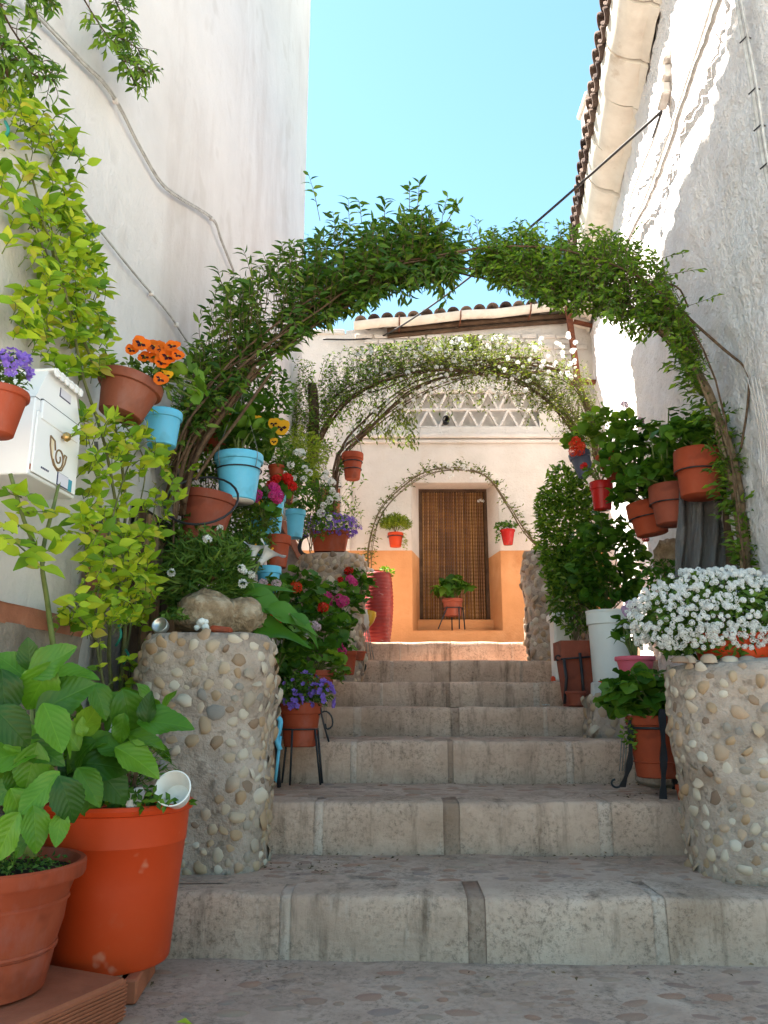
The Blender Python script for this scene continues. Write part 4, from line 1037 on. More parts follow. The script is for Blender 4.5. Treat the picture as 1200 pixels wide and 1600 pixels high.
st1.build('stems', M['bark'], hyd2, True, hyd2.location)
mass(hyd1, (.06, -.06, hp-.01), (.17, .17, .05), 420, (.012, .022), 'ovateS', 'grass', None, .0, -.2, name='weeds')
mass(hyd2, (.06, -.05, h2-.01), (.20, .18, .075), 260, (.022, .042), 'ovateS', 'ger', None, .1, -.1, name='weeds')
mass(hyd2, (.03, .06, h2+.08), (.15, .12, .13), 420, (.025, .055), 'needle', 'grass', None, .1, -.3, name='thyme')
for px, py in ((196,1236),(204,1250),(212,1240),(246,1252),(258,1256),(266,1250),(240,1240),(190,1256),(222,1252)):
    c = W(px, py, 2.72)
    for k in range(3):
        a = k*2.1+px; d = Vector((math.cos(a), -.2, math.sin(a))); link('clover_leaf', leaf_mesh('ovateS', 0, L['ger']), hyd2, Matrix.Translation(-hyd2.location) @ fr(c, d, (0, -1, .6), .030))
# white cup lying in the orange pot, a pale stone chip beside it
cpt = W(270, 1232, 2.74); s = mpp(cpt)
ax = (Vector((.02, -.95, .42))).normalized()
bm = MB(); rc = 27*s
bm.lathe([(rc*.70, -.085), (rc*.72, -.083), (rc*.95, -.004), (rc*1.04, -.004), (rc*1.05, .003), (rc*.98, .004), (rc*.95, 0), (rc*.68, -.078), (0.002, -.079)], 30)
o = bm.build('cup', M['whiteplastic'], None, True, None, 40); o.rotation_euler = ax.to_track_quat('Z', 'Y').to_euler(); o.location = cpt; tag(o, 'empty white plastic cup tipped over in the big orange pot', 'cup')
o = link('stone_chip', dome(3, M['potbase'], 9, 3, 'stone_chip')); o.matrix_basis = fr(W(210, 1250, 2.76), (1, -.2, .1), (0, -.5, 1), (.055, .03, .03)); tag(o, 'pale stone chip lying among clover in the big orange pot', 'stone')
o = link('fallen_leaf', leaf_mesh('ovateS', 1, L['yellow'])); o.matrix_basis = fr(W(276, 1588, 2.55)*1.0, (1, .2, .05), (0, -.2, 1), .05); o.location.z = .014; tag(o, 'small yellow fallen petal-like leaf lying on the street cobbles', 'leaf')
# pale blue bottle half hidden between the two hydrangeas
bc = W(182, 1168, 3.06); bm = MB(); bm.lathe([(.035, -.16), (.046, -.15), (.046, .04), (.034, .08), (.018, .10), (.018, .13)], 18, 0, None, True, True)
o = bm.build('bottle', M['paleprint']); o.location = bc; tag(o, 'pale grey bottle hung upright behind the hydrangea leaves', 'bottle')

# things on top of the left pillar: tufa rocks, tin lid, cotton tuft, clay shard
def rock(label, px, py, wpx, hpx, Y, seed, m='rock'):
    c = W(px, py, Y); s = mpp(c); bm = MB(); v = []; f = []; na, nb_ = 20, 12
    for j in range(nb_+1):
        th = PI*j/nb_
        for i in range(na):
            a = 2*PI*i/na; d = Vector((math.sin(th)*math.cos(a), math.sin(th)*math.sin(a), math.cos(th)))
            k = 1+.22*nz(d, 1.6, seed)+.12*nz(d, 4, seed)+.06*nz(d, 9, seed)
            v.append((d.x*k*wpx*s/2, d.y*k*wpx*s*.40, d.z*k*hpx*s/2))
    for j in range(nb_):
        for i in range(na): q = (i+1) % na; f.append((j*na+i, j*na+na+i, j*na+na+q, j*na+q))
    o = bm.add(v, f).build('rock', M[m]); o.location = c; o.rotation_euler = (0, U(-.2, .2), U(0, 1)); return tag(o, label, 'rock')
rock('large pitted tan rock with a dark hole on top of the left pillar', 322, 958, 100, 72, 4.02, 2)
rock('smaller mottled rock right of the larger one on the left pillar', 378, 962, 66, 58, 4.10, 5)
rock('small crusty rock behind the left pillar near the calla leaves', 402, 968, 40, 40, 4.22, 9)
c = W(249, 976, 3.66); s = mpp(c); bm = MB(); rc = 12*s
bm.lathe([(rc, -.03), (rc*1.06, -.028), (rc*1.06, 0), (rc*.94, .001), (rc*.90, -.012), (.001, -.014)], 22)
o = bm.build('tin_lid', M['tin']); o.location = c; o.rotation_euler = Vector((-.1, -.9, .35)).to_track_quat('Z', 'Y').to_euler(); tag(o, 'round shiny tin leaning on top of the left pillar', 'tin')
bm = MB(); c = W(316, 976, 3.85)
for k in range(14): bm.lathe([(.001, -.016), (.012, -.010), (.016, 0), (.011, .010), (.001, .014)], 8, 0, Matrix.Translation(rv(.022)*1+Vector((U(-.015, .015), 0, 0))), False)
o = bm.build('cotton_tuft', M['whiteplastic']); o.location = c; tag(o, 'tuft of white wadding below the pitted rock on the pillar', 'wadding')
o = MB().box((0, 0, 0), (.10, .05, .03), 0, Matrix.Rotation(.12, 3, 'Y'), .008).build('clay_shard', M['terracotta'], None, False); o.location = W(346, 984, 3.70); tag(o, 'terracotta shard lying on the left pillar under the rocks', 'shard')
su = thing('succulent', 'pale rosette succulents growing behind the rocks on the left pillar', 'succulent', W(350, 930, 4.3))
mass(su, (0, 0, 0), (.12, .08, .05), 90, (.03, .055), 'ovateS', 'succ', None, .2, -.2, stuff=False)
su = thing('succulent', 'fresh green weed tuft between the tin and the pitted rock', 'plant', W(268, 972, 3.72))
mass(su, (0, 0, .02), (.07, .04, .05), 90, (.025, .05), 'lanceS', 'grass', None, .1, -.2, stuff=False)

# ---- left wall: letter box
A0, A1 = WL(46, 742, .20), WL(112, 781, .20)
yb0, yb1 = A0.y, A0.y+.36; zb0 = A0.z; zb1 = WL(46, 612, .20).z
box = thing('letter_box', 'white enamel letter box with brass knob and post horn emblem on the left wall', 'letter box', LP((yb0+yb1)/2, zb0, .10), rot=(0, 0, -math.atan(LK)))
dep, wd, ht = .20, yb1-yb0, zb1-zb0       # local: x = out of the wall, y = along the wall, z = up
bm = MB(); bm.box((0, 0, ht/2), (dep, wd, ht), 0, None, .004); bm.build('body', M['whitepaint'], box, False)
bm = MB(); zt_ = ht+.13
for sgn in (-1, 1):                       # gabled top: front and back gables, roof sheets
    x_ = sgn*dep/2
    bm.add([(x_, -wd/2, ht), (x_, wd/2, ht), (x_, wd/2*.62, zt_), (x_, -wd/2*.62, zt_)], [(0,1,2,3) if sgn > 0 else (3,2,1,0)])
bm.add([(-dep/2, -wd/2, ht), (dep/2, -wd/2, ht), (dep/2, -wd/2*.62, zt_), (-dep/2, -wd/2*.62, zt_)], [(0,1,2,3)])
bm.add([(-dep/2, wd/2, ht), (dep/2, wd/2, ht), (dep/2, wd/2*.62, zt_), (-dep/2, wd/2*.62, zt_)], [(3,2,1,0)])
bm.box((.006, 0, zt_+.004), (dep+.05, wd*.64, .010), 0, None, .003)
for k in range(6): bm.lathe([(.017, -.003), (.017, .003)], 10, 0, Matrix.Translation((dep/2+.026, -wd*.27+k*wd*.108, zt_-.004)) @ Matrix.Rotation(PI/2, 4, 'Y'), True, True)
bm.build('roof', M['whitepaint'], box, False)
bm = MB(); bm.box((dep/2+.006, 0, ht-.035), (.012, wd*.80, .075), 0, None, .003); fl_ = bm.build('flap', M['whitepaint'], box, False)
bm = MB(); bm.box((dep/2+.004, 0, ht-.003+.006), (.010, wd*.80, .004)); bm.build('slot', M['dark'], box, False)
bm = MB(); bm.box((dep/2+.004, 0, ht*.44), (.008, wd*.93, ht*.80), 0, None, .003); dr_ = bm.build('door', M['whitepaint'], box, False)
bm = MB(); bm.lathe([(.006, 0), (.006, .008), (.016, .012), (.019, .020), (.014, .030), (.002, .033)], 16, 0, Matrix.Translation((dep/2+.008, .02, ht*.70)) @ Matrix.Rotation(PI/2, 4, 'Y')); bm.build('knob', M['gold'], dr_)
# post horn emblem: coiled tube opening into a bell on the left, cream fill with dark outline
ec = Vector((dep/2+.0095, -.005, ht*.43)); E = .058
def hpt(x, z, o=0): return (ec.x+o, ec.y+x*E, ec.z+z*E)
sp = []
for i in range(34):
    a = math.radians(40-i*17); r = .20+.62*(i/33)
    sp.append((.25+r*math.cos(a)*.9, -.15+r*math.sin(a)))
hb_ = MB()
outl = [(-1.0, .95), (-.62, .80), (-.35, .70)]
hb_.tube([hpt(x, z) for x, z in sp], .0034, 5); hb_.tube([hpt(*q) for q in ((-1.05, .95), (-.98, .35), (-.75, -.25), (-.35, -.78), (.2, -1.02), (.75, -.85), (1.12, -.3), (1.25, .25), (.98, .28), (.85, -.05))], .0034, 5)
hb_.tube([hpt(*q) for q in ((-1.05, .95), (-.45, .78), (-.28, .2))], .0034, 5); hb_.build('post_horn_outline', M['brownink'], dr_)
hb_ = MB(); hb_.add([hpt(x, z, -.001) for x, z in ((-1.0, .9), (-.5, .75), (-.45, -.2), (-.72, -.22))], [(0,3,2,1)]); hb_.add([hpt(x, z, -.001) for x, z in ((-.45, -.2), (-.1, -.6), (.3, -.8), (.8, -.5), (1.15, .2), (1.0, -.5), (.6, -.92), (.1, -1.0), (-.35, -.75), (-.72, -.22))], [(0,9,8,1), (1,8,7,2), (2,7,6,3), (3,6,5,4)])
hb_.build('post_horn_fill', M['cream'], dr_)
def sticker(par, y, z, w_, h_, m, off=.0095, nm='label'):
    bm = MB(); bm.box((dep/2+off, y, z), (.002, w_, h_)); bm.build(nm, M[m], par, False)
sticker(dr_, .055, ht*.135, .085, .050, 'navy', .0090); sticker(dr_, .058, ht*.140, .080, .044, 'paleprint', .0100); sticker(dr_, .115, ht*.125, .028, .046, 'teal', .0095, 'logo')
sticker(box, .03, ht+.085, .088, .036, 'navy', .0005); sticker(box, .032, ht+.087, .082, .031, 'paleprint', .0015)
for k in range(5): sticker(dr_, -.105+.012*k, ht*.155, .007, .007, 'navy', .0090, 'printed_mark')
sticker(box, -wd*.47, .03, .006, .02, 'brickred', .001, 'rust_mark')

# ---- potted campanula hung in front of the letter box
loc, r, h = place(-2, 612, 92, 72, 2.45)
t = thing('potted_campanula', 'violet bellflower in a terracotta pot hung beside the letter box', 'potted plant', loc); lathe_pot(t, M['terracotta'], r, h, .62, .16)
bm_ = [flower_mesh('violet', v, 5, .85, .55) for v in range(3)]
mass(t, (.0, 0, h+.03), (r*1.0, r*.9, .075), 160, (.02, .04), 'lanceS', 'grass', None, .2, -.3)
mass(t, (.045, -.02, h+.065), (.055, .05, .065), 50, (.02, .035), 'lanceS', 'grass', [(bm_, 46, .017)], .2, -.4, fl_lo=-.4)
# ---- pansies in the brown pot
p0 = WL(190, 598, .22)
loc, r, h = place(192, 592, 100, 62, p0.y)
t = thing('potted_pansies', 'orange pansies in a tilted brown clay pot above the yellow rose', 'potted plant', loc, rot=(-.10, .22, 0)); lathe_pot(t, M['brownclay'], r, h, .66, .25)
mass(t, (.06, 0, h+.03), (.16, .12, .09), 170, (.03, .055), 'ovateS', 'grass', None, .2, -.3)
for (dx, dz, s_, cc) in ((.03,.16,.042,'orange'),(.075,.185,.045,'orange'),(.12,.17,.045,'orange'),(.155,.135,.042,'orange'),(.10,.135,.042,'orange'),(.05,.125,.036,'orange'),(.17,.18,.036,'orange'),(.165,.06,.032,'yellow'),(.165,.015,.034,'orange'),(.14,.10,.036,'orange'),(.0,.12,.03,'orange'),(.20,.15,.03,'orange')):
    link('flower', pansy_mesh(cc, R.randrange(4)), t, fr(Vector((dx, -.10+U(-.03, .03), h+dz-.03)), (U(-.3, .3), .3, 1), (U(-.2, .6), -1, .35), s_*1.15))
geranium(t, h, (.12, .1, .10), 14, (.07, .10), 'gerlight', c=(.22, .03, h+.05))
# blue pot below it
p0 = WL(256, 660, .16); t, r, h = potted('flower_pot', 'sky blue pot half hidden behind yellow rose leaves', 'pot', 256, 645, 58, 56, p0.y, 'bluepaint', rb=.75, rim=.22)
# ---- blue hanging pot
loc, r, h = place(375, 712, 76, 74, 4.55); s = mpp(loc)
t = thing('hanging_pot', 'sky blue pot hung on wires from the jasmine arch, geranium inside', 'hanging pot', loc, rot=(.0, -.02, 0)); lathe_pot(t, M['bluepaint'], r, h, .70, .17, .05, 36, base=M['potbase'])
ring(t, h*.66, r*.93, M['iron'], .0045)
bm = MB()
for a in (-2.3, -.6, 1.6):
    bm.tube(spline([Vector((r*.93*math.cos(a), r*.93*math.sin(a), h*.66)), Vector((r*1.02*math.cos(a), r*1.02*math.sin(a), h*1.0)), Vector((.6*r*math.cos(a), .6*r*math.sin(a), h+.18)), Vector((0, .02, h+.42))], 9), .0022, 4)
bm.build('hanging_wire', M['wire'], t)
geranium(t, h, (.17, .13, .17), 50, (.07, .11), 'ger', c=(.03, .03, h+.13))
# ================================================================ CLIMBERS
def lerp_tab(tab, x):
    if x <= tab[0][0]: return tab[0][1:]
    for a, b in zip(tab, tab[1:]):
        if x <= b[0]:
            t = (x-a[0])/(b[0]-a[0]); return tuple(p+(q-p)*t for p, q in zip(a[1:], b[1:]))
    return tab[-1][1:]
def twig(ms, bm, base, tip, n, size, r=.0022, bend=.1, start=.3, flat=None, up=.6, droop=0.0, seg=4):
    """a shoot from base to tip with leaves set alternately along it"""
    base, tip = Vector(base), Vector(tip); ln = (tip-base).length
    pts = spline([base, base.lerp(tip, .5)+rv(bend*ln)+UP*bend*ln*.5, tip], 6)
    if bm is not None: bm.tube(pts, [r, r, r*.9, r*.8, r*.7, r*.5], seg)
    for i in range(n):
        t = start+(1-start)*(i+.6)/n; j = min(int(t*5), 4); p = pts[j].lerp(pts[j+1], t*5-j); dr_ = (pts[j+1]-pts[j]).normalized()
        side = dr_.cross(UP if abs(dr_.z) < .9 else Vector((0, 1, 0))); side = side.normalized() if side.length > 1e-3 else Vector((1, 0, 0))
        d = dr_*U(.3, .9) + side*(1 if i % 2 else -1)*U(.4, 1.0) + rv(.45) - UP*droop
        nn = (flat if flat is not None else Vector((0, -.25, 0))) + UP*up + rv(.6)
        ms.append(fr(p, d, nn, U(*size)))

# ---- first arch: two old jasmine vines meeting over a pair of iron hoops
AY = 4.4
t1 = thing('jasmine_vine', 'dark green jasmine trained over the left half of the front arch', 'climbing plant', W(282, 760, AY), world=True)
env = [(270, 640, 720), (300, 520, 700), (330, 450, 665), (360, 420, 630), (420, 395, 575), (480, 360, 530), (540, 345, 492), (600, 335, 465), (650, 318, 450), (700, 345, 440), (722, 385, 425)]
br = [(262, 735), (285, 690), (300, 655), (350, 600), (420, 545), (500, 492), (560, 452), (620, 424), (690, 405), (740, 400)]
bm = MB()
for k in range(8):
    y = AY+U(-.14, .14); off = U(-12, 16); n = 26
    path = spline([W(px+U(-6, 6)+off*.4*(1-i/9), py+off+U(-6, 6), y+U(-.05, .05)) for i, (px, py) in enumerate(br[:R.choice((7, 8, 9, 10))])], n)
    r0 = U(.007, .015); bm.tube(path, [r0*(1-.6*i/n) for i in range(n)], 6)
for k in range(9):
    x0_ = U(-14, 22); y = AY+U(-.16, .10); bm.tube(spline([W(268+x0_, 800+U(-30, 20), y), W(280+x0_, 735, y), W(298+x0_, 690+U(-8, 8), y), W(336+x0_*.7, 640+U(-10, 10), y), W(400+U(-10, 10), 575+U(-10, 10), y)], 18), [.017-.0005*i for i in range(18)], 6)
bm.tube(spline([W(305, 750, AY-.1), W(335, 705, AY-.1), W(372, 655, AY-.08), W(425, 580, AY)], 14), .010, 6)
bm.build('branch', M['bark'], t1)
ms = []; bm = MB(); loose = MB(); lms = []
brt = [(px, py) for px, py in br]
for k in range(1600):
    px = U(275, 718) if R.random() < .85 else U(470, 700)
    hi, lo = lerp_tab(env, px); f = R.random()**.8; py = hi+(lo-hi)*f
    if nz((px*.02, py*.02, 0), 1.0, 6) > .20 and R.random() < .75: continue
    y = AY+R.gauss(0, .15); tip = W(px, py, y); bp = px+U(-26, 12)
    base = W(bp, lerp_tab(brt, bp)[0]+U(-4, 6), AY+U(-.1, .1))
    if (tip-base).length > .30: base = tip+(base-tip).normalized()*.30
    twig(ms, bm, base, tip, R.randint(5, 8), (.034, .085), .0022, .12, .25)
for (px, py, bx, by) in ((482,272,500,345),(560,312,565,350),(600,308,600,345),(640,290,640,330),(655,285,652,330),(700,306,690,350),(716,318,696,350),(380,390,395,440),(340,420,352,470),(410,395,430,445),(320,480,340,520),(322,540,345,560),(520,330,525,370),(545,312,548,360),(440,380,450,420),(300,560,320,590)):
    twig(ms, bm, W(bx, by, AY), W(px, py, AY+U(-.1, .1)), 8, (.055, .085), .003, .04, .2)
for k in range(46):                         # drooping tips under the arch crown
    px = U(560, 712); py = U(415, 475) if px > 600 else U(450, 495); y = AY+U(-.1, .15)
    twig(ms, bm, W(px-U(0, 20), U(395, 425), y), W(px, py, y), 7, (.045, .075), .002, .08, .3, droop=.6, up=.2)
foliage(t1, rebase(ms, t1.location), 'lance', L['dark'], 'foliage', 260, key=lambda q: q.translation.y, stuff=True)
bm.build('twigs', M['stembrown'], t1)['kind'] = 'stuff'

t2 = thing('jasmine_vine', 'brighter green jasmine with a peeling trunk over the right half of the front arch', 'climbing plant', W(1165, 890, AY), world=True)
bm = MB()
trunk = [(1168, 900), (1158, 820), (1150, 760), (1130, 690), (1112, 630), (1090, 585), (1050, 535), (990, 492), (930, 470), (870, 452), (800, 440), (740, 430)]
for k in range(7):
    y = AY+.02+U(-.07, .07); off = U(-9, 9); n = 30; m_ = R.choice((9, 10, 11, 12))
    path = spline([W(px+off+U(-4, 4), py-U(0, 26)*(i > 5)*(k % 3)+off*.5, y+U(-.03, .03)) for i, (px, py) in enumerate(trunk[:m_])], n)
    r0 = U(.010, .019); bm.tube(path, [r0*(1-.7*i/n) for i in range(n)], 6)
bm.tube(spline([W(1168, 905, AY), W(1155, 770, AY), W(1140, 700, AY), W(1118, 640, AY), W(1095, 590, AY)], 16), [.030-.0009*i for i in range(16)], 8)
bm.build('trunk', mat('peeling_vine_trunk', [(0, (.09,.06,.035)), (.5, (.20,.14,.085)), (1, (.32,.25,.17))], .9, 26, 90, .7, .005, .1), t2)
bm = MB()
bm.tube(spline([W(1040, 445, AY), W(1070, 490, AY-.05), W(1130, 545, AY-.16), W(1166, 578, AY-.24), W(1169, 625, AY-.24), W(1158, 700, AY-.2)], 18), [.009]*9+[.0065]*9, 6)
bm.tube(spline([W(1030, 440, AY), W(1060, 450, AY), W(1075, 480, AY)], 8), .006, 5)
bm.build('bare_branch', M['bark'], t2)
ms = []; bm = MB()
env2 = [(735, 380, 432), (760, 358, 440), (800, 340, 462), (850, 342, 482), (900, 348, 498), (950, 354, 505), (1000, 372, 535), (1035, 398, 525), (1060, 470, 560), (1085, 530, 605)]
for k in range(1700):
    px = U(740, 1085) if R.random() < .8 else U(780, 1000)
    hi, lo = lerp_tab(env2, px); py = hi+(lo-hi)*R.random()**.9
    if nz((px*.022, py*.03, 0), 1.0, 8) > .26 and R.random() < .8: continue
    y = AY+R.gauss(0, .14); tip = W(px, py, y); bx = px+U(-10, 30); base = W(bx, hi+(lo-hi)*U(.45, .9), AY+U(-.1, .1))
    if (tip-base).length > .28: base = tip+(base-tip).normalized()*.28
    twig(ms, bm, base, tip, R.randint(6, 9), (.026, .060), .0018, .12, .2)
trk = [(py, px) for px, py in reversed(trunk[:7])]
for k in range(130):
    py = U(560, 890); px = lerp_tab(sorted(trk), py)[0]; sd = R.choice((-1, -1, 1))
    if sd > 0 and py < 640: sd = -1
    y = AY+U(-.08, .08)
    twig(ms, bm, W(px, py+U(0, 14), y), W(px+sd*U(8, 42)*(1 if py < 800 else .6), py+U(-26, 14), y-.04), 6, (.038, .065), .0016, .1, .2)
for (px, py, bx, by) in ((1120,462,1075,478),(1095,420,1040,430),(1070,395,1030,405),(700,345,745,395),(742,340,752,380),(728,352,745,385),(1195,600,1170,620),(1000,350,980,380),(930,352,925,380)):
    twig(ms, bm, W(bx, by, AY), W(px, py, AY), 8, (.035, .06), .002, .04, .2)
foliage(t2, rebase(ms, t2.location), 'lanceS', L['mid'], 'foliage', 200, key=lambda q: q.translation.y, stuff=True)
bm.build('twigs', M['stembrown'], t2)['kind'] = 'stuff'
hoop = thing('arch_hoop', 'thin dark iron hoops carrying the front jasmine arch across the steps', 'garden arch', W(300, 900, AY), world=True)
bm = MB()
bm.tube(spline([W(px, py, AY+.12) for px, py in ((285, 900), (290, 740), (340, 620), (440, 520), (560, 448), (660, 418), (740, 432), (870, 458), (990, 492), (1075, 575), (1130, 690), (1160, 900))], 40), .006, 6)
bm.build('hoop', M['bark'], hoop)
bm = MB(); bm.tube(spline([W(px, py, AY-.12) for px, py in ((270, 900), (278, 720), (330, 600), (440, 500), (560, 425), (680, 400), (780, 385), (900, 395), (1030, 455), (1120, 600), (1165, 900))], 40), .006, 6)
bm.build('hoop', M['bark'], hoop)

# ---- second arch, white-flowered jasmine over the landing
BY = 8.2
t3 = thing('jasmine_vine', 'white-flowered jasmine over the middle arch in front of the upper house', 'climbing plant', W(490, 760, BY), world=True)
bm = MB()
pathL = [(500, 800), (492, 720), (500, 670), (540, 622), (600, 592), (680, 572), (760, 578), (820, 600), (880, 650), (915, 705), (935, 760)]
pathU = [(520, 800), (530, 720), (570, 670), (640, 615), (720, 585), (790, 572), (850, 575), (900, 600), (925, 660), (935, 730)]
for k in range(16):
    pth = pathL if k < 7 else pathU; y = BY+U(-.15, .15); n = 26; off = U(-11, 11)
    a, b_ = (0, len(pth)) if k % 3 == 0 else ((0, 7) if k % 3 == 1 else (5, len(pth)))
    path = spline([W(px+U(-6, 6), py+off+U(-5, 5), y) for px, py in pth[a:b_]], n); r0 = U(.008, .018)
    bm.tube(path, [r0*(.55+.45*abs(2*i/n-1)) for i in range(n)], 5)
bm.build('branch', M['bark'], t3)
ms = []; ms2 = []; bm = MB()
env3 = [(455, 580, 760), (490, 565, 690), (540, 548, 660), (600, 545, 680), (660, 535, 660), (720, 530, 660), (780, 528, 650), (830, 540, 665), (880, 548, 690), (930, 560, 700)]
for k in range(2100):
    px = U(450, 930); hi, lo = lerp_tab(env3, px); c_ = lerp_tab(pathL, px)[0] if px > 492 else 690
    py = R.gauss((hi+c_)/2+12, (lo-hi)*.27); py = min(max(py, hi-6), lo+6); y = BY+R.gauss(0, .22)
    if px > 845 and py < 560 and R.random() < .5: continue
    tip = W(px, py, y); base = W(px+U(-20, 20), min(max(c_, py-30), py+45), BY+U(-.1, .1))
    twig(ms if px < 600+U(-60, 60) else ms2, bm, base, tip, R.randint(5, 8), (.028, .052), .0020, .15, .2)
for k in range(70):
    px = U(560, 650); py = U(640, 700); y = BY+U(-.1, .2); twig(ms2, bm, W(px+U(-10, 20), py-30, y), W(px, py, y), 6, (.04, .07), .002, .1, .2, droop=.4)
for k in range(60):
    px = U(455, 520); py = U(555, 700); y = BY-.15+U(-.1, .1); twig(ms, bm, W(px+U(-10, 10), py+25, y), W(px, py, y), 7, (.03, .055), .002, .1, .2)
for k in range(90):
    px = U(490, 560); py = U(650, 810); y = BY+U(-.1, .2); twig(ms, bm, W(px+U(-10, 10), py+20, y), W(px+U(-16, 16), py, y), 6, (.035, .06), .002, .1, .2)
foliage(t3, rebase(ms, t3.location), 'lanceS', L['mid'], 'foliage', stuff=True)
foliage(t3, rebase(ms2, t3.location), 'lanceS', L['sun'], 'sun_toned_foliage', stuff=True)  # right part of the arch: sunlit tone painted into the leaves
bm.build('twigs', M['stembrown'], t3)['kind'] = 'stuff'
fl = [head_mesh('white', v, 9, .62) for v in range(3)]
for k in range(200):
    px = U(640, 900) if k < 175 else U(560, 640); hi, lo = lerp_tab(env3, px); py = hi+(lo-hi)*R.random()**1.2*.8-4
    if 840 < px: py = U(520, 600)
    p = W(px, py, BY-.1+U(-.2, .15)); link('flower_cluster', fl[R.randrange(3)], t3, fr(p-t3.location, rv(), Vector((0, -.8, .5))+rv(.6), U(.014, .032)))

# ---- third arch, thin vine round the door
CY = 10.15
t4 = thing('sparse_vine', 'thin pale-flowered vine on a hoop around the curtained door', 'climbing plant', W(578, 890, CY), world=True)
pth = [(578, 892), (580, 850), (596, 800), (630, 762), (670, 738), (715, 733), (760, 745), (795, 790), (820, 830), (848, 862)]
bm = MB()
for k in range(5):
    y = CY+U(-.05, .05); off = U(-3.5, 3.5); bm.tube(spline([W(px+off+U(-2, 2), py+off*.6+U(-2, 2), y) for px, py in pth], 40), U(.004, .007), 5)
bm.build('branch', M['stembrown'], t4)
ms = []; bm = MB(); full = spline([W(px, py, CY) for px, py in pth], 60)
for k in range(300):
    i = R.randrange(2, 58); p = full[i]; n_ = Vector((p.x-W(712, 850, CY).x, 0, p.z-W(712, 850, CY).z)).normalized()
    d = n_*U(-.3, 1.0) + rv(.5); twig(ms, bm, p, p+d*U(.06, .17), 4, (.03, .06), .002, .1, .25)
foliage(t4, rebase(ms, t4.location), 'lanceS', L['sun'], 'foliage', stuff=True); bm.build('twigs', M['stembrown'], t4)['kind'] = 'stuff'
for k in range(12):
    px = U(690, 740); p = W(px, U(722, 748), CY-.06); link('flower_cluster', fl[k % 3], t4, fr(p-t4.location, rv(), Vector((0, -1, .3)), U(.018, .032)))

# ---- yellow-green rose on the left wall
t5 = thing('climbing_rose', 'yellow-green leaved rose climbing the left wall past the letter box', 'climbing plant', WL(178, 1085, .16), world=True)
bm = MB()
for k, pth in enumerate((((176,1090),(170,1000),(186,900),(196,780),(178,660),(150,580),(120,505),(95,440),(70,350),(40,240)), ((190,1085),(196,960),(188,840),(165,700),(130,590),(112,500),(88,400),(60,330)),
     ((165,1088),(150,990),(160,880),(196,740),(230,690),(262,705)), ((184,1088),(210,950),(236,840),(250,760),(300,735)), ((172,1086),(176,920),(215,800),(225,720),(180,640)), ((150,1000),(120,960),(95,940)),
     ((186,1080),(192,1000),(200,900)), ((160,1080),(158,960),(185,850)))):
    bm.tube(spline([WL(px, py, .12+.03*(k % 3)) for px, py in pth], 24), [(.010 if k < 2 else .006)*(1-.025*i) for i in range(24)], 6)
bm.build('canes', mat('green_brown_cane', [(0, (.05,.055,.02)), (.6, (.12,.13,.045)), (1, (.20,.17,.09))], .7, 18, 60, .2, .003), t5)
ms = []; bm = MB()
up_env = [(135, -12, 36), (170, -10, 70), (215, -10, 118), (265, -8, 112), (310, 2, 118), (345, 20, 150), (385, 48, 150), (420, 60, 160), (455, 30, 165), (490, 28, 170), (520, 30, 172), (550, 52, 178), (580, 110, 182)]
lo_env = [(640, 118, 205), (670, 120, 260), (700, 122, 275), (735, 125, 310), (765, 128, 300), (800, 132, 268), (835, 136, 250), (870, 138, 262), (905, 132, 250), (935, 110, 240), (965, 100, 225), (990, 110, 210)]
def rose(px, py, off, k=1.0):
    p = WL(px, py, off); base = WL(px+U(-24, 10), py+U(8, 34), off-.04)
    twig(ms, bm, base, p, R.randint(4, 6), (.034*k, .078*k), .0022, .12, .2, Vector((.75, -.6, 0)), .45)
for k in range(250):
    py = 135+445*math.sqrt(R.random()) if R.random() < .5 else U(135, 570); a, b_ = lerp_tab(up_env, py)
    rose(U(a, b_) if R.random() < .6 else b_-abs(R.gauss(0, (b_-a)*.35)), py, U(.03, .22))
for k in range(240):
    py = U(640, 985); a, b_ = lerp_tab(lo_env, py); rose(U(a, b_), py, U(.08, .36))
for px, py in ((98,178),(110,205),(138,255),(125,235),(80,205),(60,185),(20,370),(40,480),(18,470),(60,500),(85,520),(30,520),(300,720),(318,740),(290,690),(270,670),(240,640),(100,950),(120,970),(60,455)):
    rose(px, py, .16, 1.15)
for k in range(26):
    py = U(1000, 1085); rose(U(150, 260), py, U(.14, .3), .7)
foliage(t5, rebase(ms, t5.location), 'ovate', L['yellow'], 'foliage', 300, key=lambda q: q.translation.y-q.col[1].length*4, stuff=True)
bm.build('twigs', M['stemgreen'], t5)['kind'] = 'stuff'
bm = MB(); bm.tube([WL(150, 690, .10), WL(158, 820, .10)], .010, 6); bm.tube([WL(56, 340, .09), WL(75, 410, .09)], .008, 6)
tag(bm.build('support_cane', M['wire'], None), 'grey metal cane supporting the yellow-green rose', 'cane')
bm = MB()
for px, py, l_ in ((184, 975, 34), (196, 1015, 22), (8, 190, 28)): bm.tube(spline([WL(px, py, .2), WL(px+5, py+l_*.5, .23), WL(px-3, py+l_, .2)], 8), .006, 5)
tag(bm.build('green_tie', mat('green_plastic_tie', [(0, (.01,.14,.10)), (1, (.02,.20,.15))], .5, 5, 30, 0, .001), None), 'green plastic ties holding the rose canes to the wall', 'plant tie')
